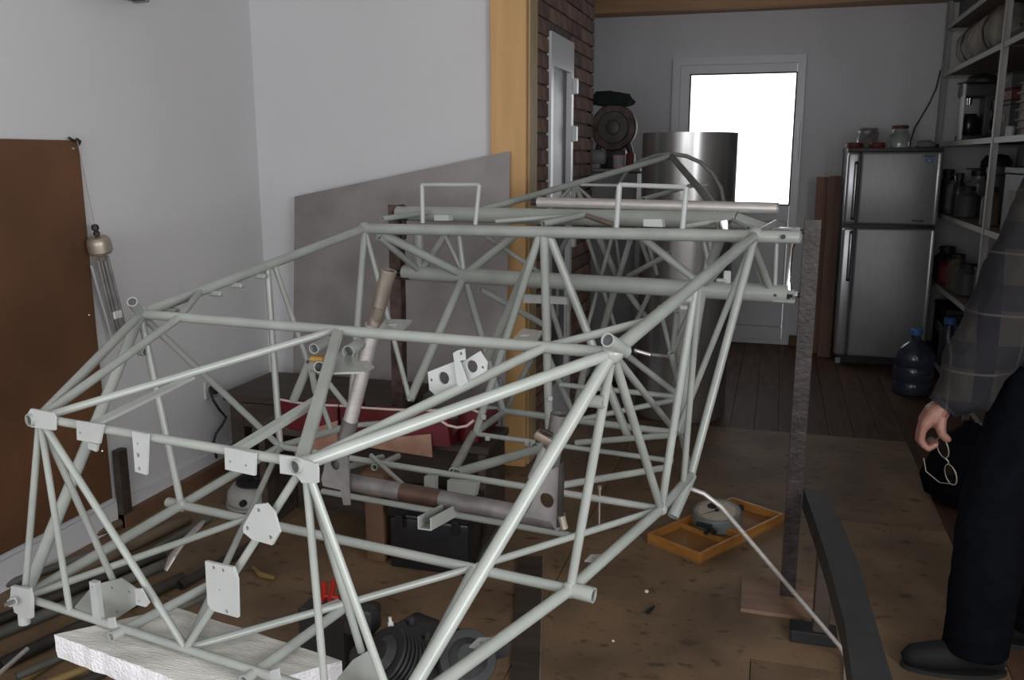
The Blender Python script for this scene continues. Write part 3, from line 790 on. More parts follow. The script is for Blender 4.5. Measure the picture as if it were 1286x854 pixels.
obj('fork_strip', MB().plate([M_(q, YT - .034) for q in ((703, 583), (708, 580), (706, 660), (700, 662))], .012), 'dark_steel', tq)
obj('return_spring', MB().sweep([M_((705, 648), YT - .04), M_((709, 664), YT - .04)], .009, 10), 'brass', tq)
st = obj('stick_socket', MB().sweep([M_((424, 592)), M_((430, 572)), M_((434, 552)), M_((440, 528))], [.017, .019, .022, .022], 16, True, .85), 'bare_steel', tq)
obj('stick_tube', MB().sweep([M_((437, 540)), M_((470, 411), YT + .03)], .0195, 18, True, .8), 'silver', tq)
obj('stick_grip', MB().sweep([M_((468, 414), YT + .03), M_((470, 408), YT + .03), M_((470.4, 406), YT + .03), M_((486, 347), YT + .05), M_((487, 344), YT + .05), M_((488, 339), YT + .05)], [.0205, .0205, .0185, .0205, .022, .022], 18, True, .8), 'grip', tq)
for u_ in (0, .06): obj('grip_ring', MB().sweep([M_((468 + 4 * u_, 414 - 60 * u_), YT + .03), M_((468.6 + 4 * u_, 411.5 - 60 * u_), YT + .03)], .0222, 18), 'silver', tq)
obj('socket_pin', MB().lathe([(.005, -.03), (.005, .03)], M_((428, 562)), M3[:, 0], 8), 'dark_steel', tq)
s2 = obj('stick_socket', MB().sweep([M_((690, 592)), M_((702, 520))], .021, 16, True, .85), 'bare_steel', tq)
obj('stick_clamp', MB().rbox(M_((690, 553), YT - .01), (.075, .03, .022), .006, 2, Matrix.Rotation(R_(25), 3, 'Y')), 'brown_steel', tq)
obj('stick_strut', MB().sweep([M_((671, 602)), M_((689, 562))], .017, 14), 'paint', tq)
obj('stick_clamp', MB().sweep([M_((675, 556), YT - .02), M_((676, 546), YT - .02), M_((684, 541), YT - .02), M_((694, 546), YT - .02)], .006, 8), 'dark_steel', tq)

# ================================================================== SUPPORTS
def angle_post(name, label, base, top, leg, mt, pins, flip=1, group=None):
    base, top = V(base), V(top)
    t = thing(name, label, 'post', base, group)
    th = .006; mb = MB()
    for a, b, c, d in ((0, leg, 0, th), (0, th, th, leg)):
        cs = [(a * flip, c), (b * flip, c), (b * flip, d), (a * flip, d)]
        vs_ = [base + V([x, y, 0]) for x, y in cs] + [top + V([x, y, 0]) for x, y in cs]
        mb.add(vs_, [(0, 1, 2, 3), (7, 6, 5, 4), (0, 4, 5, 1), (1, 5, 6, 2), (2, 6, 7, 3), (3, 7, 4, 0)])
    obj('angle_iron', mb, mt, t, smooth=False)
    for q in pins:
        q = V(q); s = V([-.06 * flip, 0, 0])
        obj('pin', MB().sweep([q + s, q + V([.012 * flip, 0, 0])], .008, 8), 'dark_steel', t)
        obj('nut', MB().lathe([(.016, -.008), (.016, .008)], q - V([.012 * flip, 0, 0]), (1, 0, 0), 6), 'chrome' if flip > 0 else 'dark_steel', t, ang=20)
        obj('pin_plate', MB().rbox(q - V([.055 * flip, 0, 0]), (.05, .04, .012), .003, 1), 'rust_paint' if flip > 0 else 'dark_steel', t)
    return t
pb_, ptp = aty(979, 754, 2.99), aty(1011, 276, 3.02)
pb_[2] = .014
angle_post('steel_post', 'rusty angle iron post bolted to the wing spar lugs beside the fridge planks', pb_, ptp, .050, 'rust_paint', [aty(1006, 291, 3.03), aty(1003, 371, 3.03)])
lb = l2w(L((492, 600), y=3.0)); lt = l2w(L((490, 257), y=3.0))
angle_post('steel_post', 'dark rusty angle iron post in front of the leaning grey sheet', V([lt[0] + .03, lt[1], 0]), lt + V([.04, 0, 0]), .05, 'rust', [l2w(L((500, 271), y=2.99)), l2w(L((500, 343), y=2.99))], -1)
P = [atz(*q, 0.007) for q in ((932, 728), (1030, 741), (1022, 779), (930, 766))]
solo('base_board', MB().plate(P, .013), 'patch_wood', 'thin pinkish plywood pad under the rusty post foot', 'board', smooth=False)
# silver tube lying on the spar
a, b = l2w(L((676, 254), y=3.01)), l2w(L((977, 262), y=3.01))
t = thing('loose_tube', 'bare silver aluminium tube lying across the fuselage above the wing spar', 'tube', (a + b) / 2)
obj('tube_body', MB().sweep([a, b], .0195, 20, True, .86), 'silver', t)
obj('end_plug', MB().sweep([a - (b - a) * .03, a + (b - a) * .01], .012, 12), 'dark_steel', t)
# foam slab
P0, P1, P2 = atz(68, 797, .555), atz(222, 763, .555), atz(430, 830, .555); P3 = P0 + (P2 - P1)
def edge(a, b, n, j):
    return [a + (b - a) * i / n + (V([random.uniform(-j, j), random.uniform(-j, j), 0]) if i else V([0, 0, 0])) for i in range(n)]
loop_ = edge(P0, P1, 5, .001) + edge(P1, P2, 10, .001) + edge(P2, P3, 5, .001) + edge(P3, P0, 16, .0015)
mb = MB(); n_ = len(loop_); zz = [0, -.018, -.034, -.05]
ctr = sum(loop_) / n_
vs_ = []
for k, dz in enumerate(zz):
    for p_ in loop_:
        o_ = (p_ - ctr); o_ /= np.linalg.norm(o_)
        vs_.append(p_ + V([0, 0, dz]) + o_ * (random.uniform(-.0012, .0012) - (.004 if k == 3 else 0)))
fs = [tuple(range(n_)), tuple((len(zz) - 1) * n_ + i for i in reversed(range(n_)))]
for k in range(len(zz) - 1):
    for i in range(n_): fs.append((k * n_ + i, (k + 1) * n_ + i, (k + 1) * n_ + (i + 1) % n_, k * n_ + (i + 1) % n_))
mb.add(vs_, fs)
fo = solo('foam_slab', mb, 'foam', 'broken white polystyrene foam slab under the fuselage nose', 'foam', smooth=False)
fo.data.materials.append(MATS['foam_top'])
for f in fo.data.polygons:
    if f.normal.z > .8: f.material_index = 1
mb = MB()
for k, (dx, dz) in enumerate(((0, .06), (.01, .185), (-.01, .31), (.005, .437))): mb.rbox((-.86 + dx, 1.16, dz), (.24, .16, .122), .006, 1)
t = thing('block_stack', 'stack of dark timber blocks holding up the foam slab', 'blocks', (-.86, 1.16, 0))
for k, (dx, dz) in enumerate(((0, .0605), (.01, .1825), (-.01, .3045), (.005, .427))): obj('timber_block', MB().rbox((-.86 + dx, 1.17, dz), (.24, .14, .1215), .006, 1), 'dark_wood', t)

# ================================================================== LEFT SIDE
# hardboard sheet against the left wall
t = thing('hardboard_sheet', 'large brown hardboard sheet standing against the left white wall', 'board', (XL + .02, 2.0, .13))
obj('sheet', MB().box((XL + .018, 1.97, .85), (.008, 1.72, 1.42)), 'hardboard', t, smooth=False)
for yy, zz_ in ((2.80, 1.53), (2.80, .9), (2.80, .35)): obj('nail', MB().lathe([(.006, 0), (.003, .004)], (XL + .022, yy, zz_), (1, 0, 0), 8), 'chrome', t)
solo('batten', MB().box((XL + .03, 2.885, .165), (.03, .05, .33)), 'dark_wood', 'short dark wooden batten standing on end beside the hardboard sheet', 'batten', smooth=False)
# instrument hanging beside it
X = -2.47
top, kn, dm, cl = (atx(*q, X) for q in ((119, 284), (122, 300), (127, 318), (148, 402)))
t = thing('hanging_instrument', 'brass domed instrument with glass tubes hanging by a cord on the wall', 'instrument', atx(155, 440, X))
hook = atx(97, 176, XL + .03)
obj('cord', MB().sweep([hook, top], .0016, 6), 'rope', t)
obj('hook', MB().sweep([hook + V([0, -.04, .008]), hook + V([0, -.015, -.004]), hook + V([0, 0, .004]), hook + V([0, .015, -.004]), hook + V([0, .006, -.016])], .005, 8), 'dark_steel', t)
ax_ = (cl - top) / np.linalg.norm(cl - top)
s_ = depth(dm) / FPX
obj('knob', MB().lathe([(3 * s_, -2 * s_), (4.5 * s_, 0), (4.5 * s_, 4 * s_), (2.5 * s_, 6 * s_), (4 * s_, 8 * s_), (4 * s_, 11 * s_), (2 * s_, 13 * s_), (2 * s_, 17 * s_)], top, ax_, 14), 'dark_steel', t)
obj('dome', MB().lathe([(5 * s_, 0), (11 * s_, 1 * s_), (13.5 * s_, 4 * s_), (14.5 * s_, 9 * s_), (14.8 * s_, 19 * s_), (13.6 * s_, 20 * s_), (13 * s_, 22 * s_), (6 * s_, 25 * s_), (4 * s_, 31 * s_)], top + ax_ * 13 * s_, ax_, 24), 'brass', t)
sd = np.cross(ax_, V([1.0, 0, 0])); sd /= np.linalg.norm(sd)
for o_ in (-8.5, -2, 4, 9): obj('glass_tube', MB().sweep([top + ax_ * 41 * s_ + sd * o_ * s_, top + ax_ * 141 * s_ + sd * o_ * s_ * 1.1], 2.1 * s_, 10), 'fork_grey', t)
obj('clip', MB().rbox(top + ax_ * 118 * s_, (.02, 15 * s_, 10 * s_), .003, 1), 'plug_white', t)
obj('back_strip', MB().sweep([top + ax_ * 48 * s_ + sd * 11 * s_ - V([.03, 0, 0]), top + ax_ * 160 * s_ + sd * 6 * s_ - V([.03, 0, 0])], .006, 6), 'white_item', t)
# grey sheet leaning on the alcove wall
q0, q1 = aty(370, 247, 4.005), aty(641, 190, 4.015)
P = [q0, q1, V([q1[0] + .01, 3.89, .006]), V([q0[0] - .01, 3.88, .006])]
c_ = sum(P) / 4
u_ = P[1] - P[0]; w_ = P[3] - P[0]; nn = np.cross(u_, w_); nn /= np.linalg.norm(nn)
P[2] = P[2] - nn * ((P[2] - P[0]) @ nn)
solo('metal_sheet', MB().plate(P, .004, nrm=nn), 'grey_sheet', 'big dull grey metal sheet with sloping top leaning on the alcove wall', 'metal sheet', smooth=False)
# wall socket and black cable
c_ = aty(262, 489, YA); c_ = atx(262, 489, XL)
t = thing('wall_socket', 'white wall socket with black plug and cable behind the frame', 'socket', c_)
obj('socket_plate', MB().rbox(c_ + V([.006, 0, 0]), (.012, .085, .085), .004, 1), 'socket_white', t)
obj('plug', MB().rbox(c_ + V([.03, 0, 0]), (.04, .04, .04), .01, 2), 'black', t)
obj('cable', MB().sweep([atx(*q, XL + d_) for q, d_ in (((263, 489), .05), ((268, 503), .07), ((276, 515), .07), ((284, 524), .07), ((279, 534), .06), ((271, 545), .05), ((268, 556), .04), ((272, 575), .03))], .006, 8), 'black', t)

# low dark bench behind the frame
bx0, bx1, by0, by1, bz = -2.40, -1.55, 3.43, 3.86, .44
t = thing('workbench', 'low dark wooden bench behind the left side of the frame', 'bench', ((bx0 + bx1) / 2, (by0 + by1) / 2, 0))
obj('bench_top', MB().rbox(((bx0 + bx1) / 2, (by0 + by1) / 2, bz - .02), (bx1 - bx0, by1 - by0, .04), .004, 1), 'dark_wood', t)
for x_ in (bx0 + .06, bx1 - .06):
    for y_ in (by0 + .05, by1 - .05): obj('leg', MB().rbox((x_, y_, (bz - .04) / 2), (.07, .07, bz - .041), .004, 1), 'dark_wood', t)
for y_ in (by0 + .02, by1 - .02): obj('apron', MB().box(((bx0 + bx1) / 2, y_, bz - .10), (bx1 - bx0 - .2, .022, .11)), 'dark_wood', t, smooth=False)
obj('lower_shelf', MB().box(((bx0 + bx1) / 2, (by0 + by1) / 2, .12), (bx1 - bx0 - .2, by1 - by0 - .1, .02)), 'dark_wood', t, smooth=False)
crx0, crx1, cry0, cry1, crz = -1.98, -.98, 3.015, 3.29, .44
t = thing('low_chest', 'low dark wooden chest under the red seat shells', 'chest', ((crx0 + crx1) / 2, 3.08, 0))
obj('chest_top', MB().rbox(((crx0 + crx1) / 2, (cry0 + cry1) / 2, crz - .015), (crx1 - crx0, cry1 - cry0, .03), .004, 1), 'dark_wood', t)
for x_ in (crx0 + .03, crx1 - .03): obj('chest_side', MB().box((x_, (cry0 + cry1) / 2, (crz - .03) / 2), (.03, cry1 - cry0 - .03, crz - .032)), 'dark_wood', t, smooth=False)
obj('chest_back', MB().box(((crx0 + crx1) / 2, cry1 - .02, (crz - .03) / 2), (crx1 - crx0 - .1, .02, crz - .032)), 'dark_wood', t, smooth=False)
# red seat shells with white piping
def seat_shell(label, px, Y, zb, patch, curve=0):
    """px: outline of the front face in the photo (top-left, top-right, bottom-right, bottom-left)"""
    tl, tr, br, bl = (aty(*q, Y) for q in px); zb_ = zb
    bl[2] = br[2] = zb_
    d = V([0, .26, 0]); t = thing('seat_shell', label, 'seat', V([(bl[0] + br[0]) / 2, Y + .1, zb_]), 'red seat shells on the low chest')
    mb = MB(); n = 8
    top = [tl + (tr - tl) * i / n + V([0, -.02 * math.sin(math.pi * i / n), .012 * math.sin(math.pi * i / n) * curve]) for i in range(n + 1)]
    bot = [bl + (br - bl) * i / n + V([0, -.02 * math.sin(math.pi * i / n), 0]) for i in range(n + 1)]
    tb = [p_ + V([0, .03, 0]) for p_ in top]; pan = [p_ + V([0, .03, .035]) for p_ in bot]; bk = [p_ + d + V([0, 0, .06]) for p_ in bot]; bk2 = [p_ + d for p_ in bot]
    rows_ = [bot, top, tb, pan, bk, bk2]; vs_ = [p_ for r_ in rows_ for p_ in r_]; m_ = n + 1; fs = []
    for k in range(len(rows_)):
        k2 = (k + 1) % len(rows_)
        for i in range(n): fs.append((k * m_ + i, k2 * m_ + i, k2 * m_ + i + 1, k * m_ + i + 1))
    fs.append(tuple(k * m_ for k in range(len(rows_)))); fs.append(tuple(k * m_ + n for k in reversed(range(len(rows_)))))
    s = obj('shell', mb.add(vs_, fs), 'red_vinyl', t, ang=40)
    obj('piping', MB().sweep([p_ + V([0, .008, .002]) for p_ in top], .0055, 8), 'piping', t)
    if patch:
        pp = [aty(*q, Y - .024) for q in patch]
        obj('lining_patch', MB().plate(pp, .006), 'pink_patch', t, ang=20)
seat_shell('red vinyl seat shell left of the control stick, pale lining patch', [(350, 503), (424, 511), (424, 566), (362, 552)], 3.02, .443, [(368, 560), (388, 540), (424, 528), (424, 566), (372, 575)])
seat_shell('red vinyl seat shell right of the control stick, pale lining patch', [(426, 511), (560, 517), (566, 574), (440, 566)], 2.98, .443, [(462, 552), (541, 545), (543, 574), (466, 562)])
seat_shell('small red vinyl seat end with looped white piping near the cross tube', [(574, 512), (602, 520), (600, 560), (578, 572)], 3.06, .443, None, 1)
pcs = [aty(*q, 2.95) for q in ((553, 528), (562, 534), (574, 537), (586, 535), (595, 528))]
solo('piping_cord', MB().sweep(pcs, .005, 8), 'piping', 'loose white piping cord drooping on the red seat end', 'cord')
# boxes under the frame
def crate(name, label, x0, x1, y0, y1, z1, mt, handle=True):
    t = thing(name, label, 'box', ((x0 + x1) / 2, (y0 + y1) / 2, 0))
    obj('body', MB().rbox(((x0 + x1) / 2, (y0 + y1) / 2, z1 * .36), (x1 - x0, y1 - y0, z1 * .72), .012, 2), mt, t)
    obj('lid', MB().rbox(((x0 + x1) / 2, (y0 + y1) / 2, z1 * .86), (x1 - x0 + .02, y1 - y0 + .02, z1 * .27), .014, 2), mt, t)
    if handle:
        obj('handle', MB().sweep([V([(x0 + x1) / 2 + q, y0 - .012 - d_, z1 * .80]) for q, d_ in ((-.07, 0), (-.065, .02), (.065, .02), (.07, 0))], .008, 8), mt, t)
        for q in (-.11, .11): obj('latch', MB().rbox(((x0 + x1) / 2 + q, y0 - .012, z1 * .68), (.03, .015, .05), .003, 1), mt, t)
crate('toolbox', 'black plastic toolbox on the floor under the torque tube', -1.31, -1.0, 2.84, 3.0, .28, 'black_gloss')
crate('carton', 'brown cardboard carton beside the black toolbox under the chest top', -1.42, -1.34, 2.86, 2.98, .36, 'brown_box', False)
a, b = atz(598, 714, .02), atz(650, 646, .26)
solo('bottle_rod', MB().sweep([a, a + (b - a) * .12, a + (b - a) * .3, b], [.012, .018, .03, .034], 14), 'pipe_grey', 'greenish brown tapered metal bar leaning on the black toolbox', 'bar')
# electric hot plate on the floor
c_ = atz(322, 630, .0); c_ = V([c_[0], c_[1], 0])
t = thing('hot_plate', 'round cream hot plate with black burner on the floor by the wall', 'hot plate', c_)
obj('base', MB().lathe([(.11, .0), (.125, .02), (.12, .06), (.10, .085), (.085, .09)], c_, n=28), 'stove_white', t)
obj('burner', MB().lathe([(.082, .086), (.082, .098), (.03, .1), (.028, .094)], c_, n=28), 'black', t)
obj('foot_ring', MB().lathe([(.10, 0.0), (.13, .0), (.13, .008), (.10, .008)], c_ , n=24), 'stove_white', t)
obj('knob', MB().lathe([(.014, 0), (.014, .02)], c_ + V([.02, -.123, .045]), (0.1, -1, 0), 12), 'black', t)
# loose pipes and strips on the floor along the left wall
pipes = [((40, 735), (236, 643), .05, 15, 'pipe_brown', 'long brown pipe lying on the floor just below the frame by the wall'),
         ((-30, 784), (205, 690), .035, 13, 'pipe_dark', 'long dark pipe lying on the floor by the left wall'),
         ((-30, 722), (150, 648), .05, 12, 'pipe_brown', 'brown pipe lying against the skirting under the hardboard sheet'),
         ((-30, 742), (120, 690), .03, 10, 'pipe_grey', 'grey pipe between the brown pipes by the skirting'),
         ((-20, 800), (205, 706), .03, 14, 'pipe_grey', 'fat grey pipe on the floor left of the foam slab'),
         ((0, 836), (230, 726), .02, 16, 'pipe_dark', 'fat dark pipe on the floor behind the foam slab'),
         ((20, 850), (262, 748), .07, 10, 'pipe_grey', 'thin grey pipe lying on the pipe heap by the foam slab'),
         ((60, 858), (150, 822), .10, 10, 'pipe_yellow', 'yellow pipe end showing under the foam slab'),
         ((-20, 884), (80, 818), .02, 12, 'pipe_yellow', 'yellowish strip on the floor in front of the pipe heap'),
         ((-20, 900), (130, 835), .04, 13, 'pipe_dark', 'short dark pipe on the floor at the front of the pipe heap'),
         ((-8, 852), (34, 815), .10, 6, 'silver', 'short bright silver rod lying on the pipe heap'),
         ((150, 700), (262, 640), .055, 8, 'pipe_grey', 'thin grey rod between the pipe heap and the hot plate'),
         ((226, 735), (320, 682), .02, 12, 'pipe_dark', 'dark pipe beside the hot plate')]
for a, b, z, w, mt, lab in pipes:
    A_, B_ = atz(*a, z), atz(*b, z); r = pxr((A_ + B_) / 2, w); A_[2] = B_[2] = z if z > .06 else r + .001
    solo('loose_pipe', MB().sweep([A_, B_], r, 12, True, .8), mt, lab, 'pipe', 'loose pipes by the left wall')
# bright bent bracket on the pipe heap
pp = [atz(*q, z) for q, z in (((208, 716), .05), ((216, 700), .09), ((230, 680), .12), ((246, 665), .13), ((255, 655), .12))]
solo('bent_bracket', MB().sweep(pp, [.012, .02, .017, .02, .012], 10, flat=.35), 'silver', 'bright bent metal lever lying among the floor pipes', 'lever')
pp = [atz(*q, .012) for q in ((318, 712), (328, 722), (345, 726))]
solo('pliers', MB().sweep(pp, [.006, .012, .008], 8), 'pipe_yellow', 'small yellow handled tool on the floor under the nose', 'tool')

# engine block under the nose
ec = atz(520, 800, .0); ec = V([-.86, 1.98, 0])
t = thing('engine_block', 'black air-cooled engine block on the floor under the nose', 'engine', ec)
obj('crankcase', MB().rbox(ec + V([0, 0, .13]), (.30, .20, .20), .03, 3, Matrix.Rotation(R_(-20), 3, 'Z')), 'engine', t)
obj('sump', MB().rbox(ec + V([0, 0, .025]), (.26, .17, .05), .015, 2, Matrix.Rotation(R_(-20), 3, 'Z')), 'engine', t)
obj('top_cover', MB().rbox(ec + V([.04, .03, .25]), (.20, .12, .05), .012, 2, Matrix.Rotation(R_(-20), 3, 'Z')), 'engine', t)
for c1_, d0 in ((aty(482, 822, 1.86), V([-.45, -.55, .62])), (aty(588, 826, 1.93), V([.40, -.55, .66]))):
    d0 = d0 / np.linalg.norm(d0); c0 = c1_ - d0 * .13 - ec
    d0 = d0 / np.linalg.norm(d0)
    cyl = obj('cylinder', MB().lathe([(.045, 0), (.045, .13), (.05, .135), (.03, .15)], ec + c0, d0, 20), 'engine', t)
    for k in range(8): obj('fin', MB().lathe([(.072, 0), (.074, .002), (.074, .006), (.072, .008)], ec + c0 + d0 * (.025 + .014 * k), d0, 24), 'engine', cyl, ang=20)
    obj('intake', MB().sweep([ec + c0 + d0 * .1 + V([.04, .03, 0]), ec + c0 + d0 * .06 + V([.09, .06, .02]), ec + V([.1, .08, .22])], .018, 10), 'engine', cyl)
c_ = aty(489, 800, 1.93)
obj('spark_plug', MB().lathe([(.011, -.03), (.011, -.008), (.0075, -.008), (.0075, .012), (.004, .014), (.004, .026)], aty(491, 787, 1.93), (-.1, 0, 1), 12), 'plug_white', t)
obj('carburettor', MB().rbox(aty(455, 775, 2.0), (.09, .07, .08), .015, 2), 'engine', t)
obj('carburettor_bowl', MB().lathe([(.03, 0), (.032, .04), (.02, .05)], aty(445, 790, 2.0), (0, 0, 1), 16), 'engine', t)
for q_ in ((-.02, .05), (.09, .03), (.05, -.01)): obj('cap_nut', MB().lathe([(.014, 0), (.014, .012), (.006, .018)], ec + V([q_[0], q_[1], .274]), (0, 0, 1), 6), 'engine', t, ang=20)
t = thing('red_clamp', 'small red plastic clamp lying behind the engine block', 'clamp', aty(413, 752, 2.2) * V([1, 1, 0]) + V([0, 0, aty(413, 752, 2.2)[2]]))
obj('jaw', MB().sweep([aty(*q, 2.2) for q in ((404, 755), (408, 740), (406, 731))], .009, 8), 'red_plastic', t)
obj('jaw', MB().sweep([aty(*q, 2.2) for q in ((414, 754), (418, 738), (419, 729))], .009, 8), 'red_plastic', t)
obj('grip', MB().sweep([aty(*q, 2.2) for q in ((400, 750), (412, 748), (426, 751))], .008, 8), 'red_plastic', t)
cz = aty(413, 757, 2.2)
solo('parts_tray', MB().rbox((cz[0], 2.2, cz[2] / 2), (.16, .10, cz[2] - .008), .008, 1), 'dark_item', 'dark parts bin behind the engine carrying the red clamp', 'bin')
solo('fold_note', MB().plate([aty(*q, 2.05) for q in ((403, 760), (424, 752), (433, 757), (412, 767))], .003), 'white_item', 'small pale card tucked on the engine carburettor', 'card', smooth=False)

# ================================================================== FLOOR, RIGHT OF THE FRAME
# open wooden instrument case with a dial gauge
c0 = V([-.42, 3.32]); u2 = V([.21, -.13]); v2 = V([.225, .60])
u2 = u2 / np.linalg.norm(u2); v2 = V([-u2[1], u2[0]])
def p3(a, b, z): q = c0 + u2 * a + v2 * b; return V([q[0], q[1], z])
W_, D_, hh, th = .255, .285, .035, .012
t = thing('instrument_case', 'open varnished wooden instrument case lying on the floor', 'case', p3(W_ / 2, D_, 0))
rotc = Matrix.Rotation(math.atan2(u2[1], u2[0]), 3, 'Z')
for k in (0, 1):
    b0 = k * (D_ + .004)
    obj('tray_bottom', MB().box(p3(W_ / 2, b0 + D_ / 2, .005), (W_ - .002, D_ - .002, .008), rotc), 'box_inner', t, smooth=False)
    for a_, b_, sx, sy in ((W_ / 2, b0 + th / 2, W_, th), (W_ / 2, b0 + D_ - th / 2, W_, th), (th / 2, b0 + D_ / 2, th, D_ - 2 * th), (W_ - th / 2, b0 + D_ / 2, th, D_ - 2 * th)):
        obj('tray_side', MB().rbox(p3(a_, b_, .009 + hh / 2), (sx, sy, hh), .002, 1, rotc), 'box_orange', t)
obj('divider', MB().box(p3(W_ / 2, D_ * .72, .02), (W_ - .03, .008, .02), rotc), 'box_orange', t, smooth=False)
gc = p3(.135, .44, .012)
gc = atz(901, 655, .03); gc = V([gc[0], gc[1], .012])
t = thing('dial_gauge', 'large round dial gauge with cream face in the wooden case', 'gauge', gc)
axg = V([-.05, -.16, 1.0]); axg /= np.linalg.norm(axg)
R0 = .098
obj('body', MB().lathe([(R0 * .93, .012), (R0, .02), (R0, .068), (R0 * .96, .074), (R0 * .90, .074), (R0 * .90, .070)], gc, axg, 40), 'dial_body', t)
obj('face', MB().lathe([(R0 * .895, .068), (R0 * .895, .0705)], gc, axg, 40), 'dial_face', t)
uu_ = np.cross(axg, V([0, 1.0, 0])); uu_ /= np.linalg.norm(uu_); ww_ = np.cross(axg, uu_)
tk = MB(); tr_ = MB()
for k in range(50):
    a = 2 * math.pi * k / 50; d_ = uu_ * math.cos(a) + ww_ * math.sin(a); s_ = np.cross(axg, d_)
    l0 = .78 if k % 5 else .70
    (tr_ if k % 5 == 0 else tk).plate([gc + axg * .0713 + d_ * R0 * l0 - s_ * .001, gc + axg * .0713 + d_ * R0 * .86 - s_ * .001, gc + axg * .0713 + d_ * R0 * .86 + s_ * .001, gc + axg * .0713 + d_ * R0 * l0 + s_ * .001], .001, nrm=axg)
obj('scale_marks', tk, 'black', t, smooth=False); obj('scale_numerals', tr_, 'dial_red', t, smooth=False)
d_ = uu_ * .8 + ww_ * .6; s_ = np.cross(axg, d_)
obj('needle', MB().plate([gc + axg * .0735 - d_ * R0 * .3 - s_ * .003, gc + axg * .0735 + d_ * R0 * .7, gc + axg * .0735 - d_ * R0 * .3 + s_ * .003], .001, nrm=axg), 'black', t, smooth=False)
obj('hub', MB().lathe([(.008, .0705), (.008, .077)], gc, axg, 14), 'black', t)
obj('small_dial', MB().lathe([(.022, .0705), (.022, .0718), (.019, .0718), (.019, .071)], gc - ww_ * .035 + uu_ * .02, axg, 18), 'black', t)
obj('stem', MB().sweep([gc + V([-.02, -.09, .04]), gc + V([-.035, -.17, .035])], .009, 10), 'black_gloss', t)
obj('lever', MB().sweep([gc + V([-.075, -.10, .04]), gc + V([-.03, -.125, .045]), gc + V([.0, -.16, .035])], .010, 8), 'black', t)
obj('clamp_knob', MB().lathe([(.012, 0), (.014, .01), (.014, .025), (.01, .03)], gc + V([.075, .085, .045]), (.6, .7, .2), 12), 'black', t)
# bent aluminium tube leaning from the gear socket to the floor
w0 = l2w(L((867, 614), y=2.36))
w0 = aty(868, 614, 2.52); w1 = aty(884, 620, 2.515); w2 = aty(905, 636, 2.51); w4 = atz(1055, 812, .05); w5 = atz(1063, 828, .008); w6 = atz(1062, 862, .008)
solo('bent_tube', MB().sweep([w0, w1, w2 - (w2 - w1) * .4, w2, w2 + (w4 - w2) * .08, w4, w5 + V([0, 0, .004]), w5 + (w6 - w5) * .5, w6], .0068, 10), 'silver', 'thin shiny bent aluminium tube propped from the frame to the floor', 'tube')
solo('floor_strip', MB().plate([atz(*q, .006) for q in ((650, 700), (681, 700), (676, 880), (640, 880))], .01), 'dark_wood', 'flat dark timber strip lying on the plywood floor under the frame', 'strip', smooth=False)
solo('steel_ruler', MB().sweep([atz(682, 700, .004), atz(677, 880, .004)], .0028, 6), 'fork_grey', 'thin straight steel rod beside the flat dark timber strip', 'rod')
# dark beam on blocks
zt2 = .40
lft = [atz(*q, zt2) for q in ((1009, 613), (1024, 655), (1040, 705), (1060, 779), (1071, 854))]
rgt = [atz(*q, zt2) for q in ((1038, 615), (1056, 655), (1077, 705), (1098, 775), (1121, 854))]
lft.append(lft[-1] + (lft[-1] - lft[-2]) * 2); rgt.append(rgt[-1] + (rgt[-1] - rgt[-2]) * 2)
t = thing('dark_beam', 'long curved dark grey beam raised on short legs beside the rusty post', 'beam', (lft[2] + rgt[2]) / 2 * V([1, 1, 0]))
mb = MB(); rows_ = []
for a, b in zip(lft, rgt): rows_ += [a, b, b - V([0, 0, .07]), a - V([0, 0, .07])]
fs = [(0, 1, 2, 3), tuple(len(rows_) - 1 - i for i in range(4))]
for k in range(len(lft) - 1):
    for i in range(4): fs.append((k * 4 + i, k * 4 + (i + 1) % 4, k * 4 + 4 + (i + 1) % 4, k * 4 + 4 + i))
obj('beam_body', mb.add(rows_, fs), 'beam_dark', t, ang=30)
for k in (1, 4):
    c_ = (lft[k] + rgt[k]) / 2; obj('support_leg', MB().rbox((c_[0], c_[1], .1645), (.05, .05, .327), .004, 1), 'dark_wood', t); obj('support_foot', MB().rbox((c_[0] - .02, c_[1], .02), (.14, .08, .04), .004, 1), 'black', t)

# ================================================================== BACK OF THE ROOM
# refrigerator
fx0, fx1, fy, fd, fz = .455, 1.075, 6.85, .58, 1.56
t = thing('refrigerator', 'silver two-door refrigerator against the back wall', 'refrigerator', ((fx0 + fx1) / 2, fy + fd / 2, 0))
obj('cabinet', MB().rbox(((fx0 + fx1) / 2, fy + .03 + fd / 2, fz / 2 + .03), (fx1 - fx0 - .01, fd - .03, fz - .06), .012, 2), 'fridge_side', t)
obj('top_cap', MB().rbox(((fx0 + fx1) / 2, fy + fd / 2, fz - .012), (fx1 - fx0, fd, .03), .006, 2), 'fridge_side', t)
for z0, z1 in ((.07, 1.005), (1.03, fz - .028)):
    d = obj('door', MB().rbox(((fx0 + fx1) / 2 + .045, fy + .0, (z0 + z1) / 2), (fx1 - fx0 - .092, .06, z1 - z0), .018, 3), 'fridge', t)
    obj('handle_column', MB().rbox((fx0 + .045, fy, (z0 + z1) / 2), (.088, .062, z1 - z0), .02, 3), 'fridge_light', d)
    obj('side_strip', MB().rbox((fx1 - .022, fy - .002, (z0 + z1) / 2), (.042, .062, z1 - z0), .015, 3), 'fridge_light', d)
    h0, h1 = (.62, .985) if z0 < 1 else (1.06, fz - .09)
    obj('handle', MB().rbox((fx0 + .062, fy - .032, (h0 + h1) / 2), (.026, .022, h1 - h0), .01, 3), 'fridge_side', d)
    obj('handle_slot', MB().rbox((fx0 + .062, fy - .043, (h0 + h1) / 2), (.014, .01, h1 - h0 - .04), .004, 2), 'fridge_light', d)
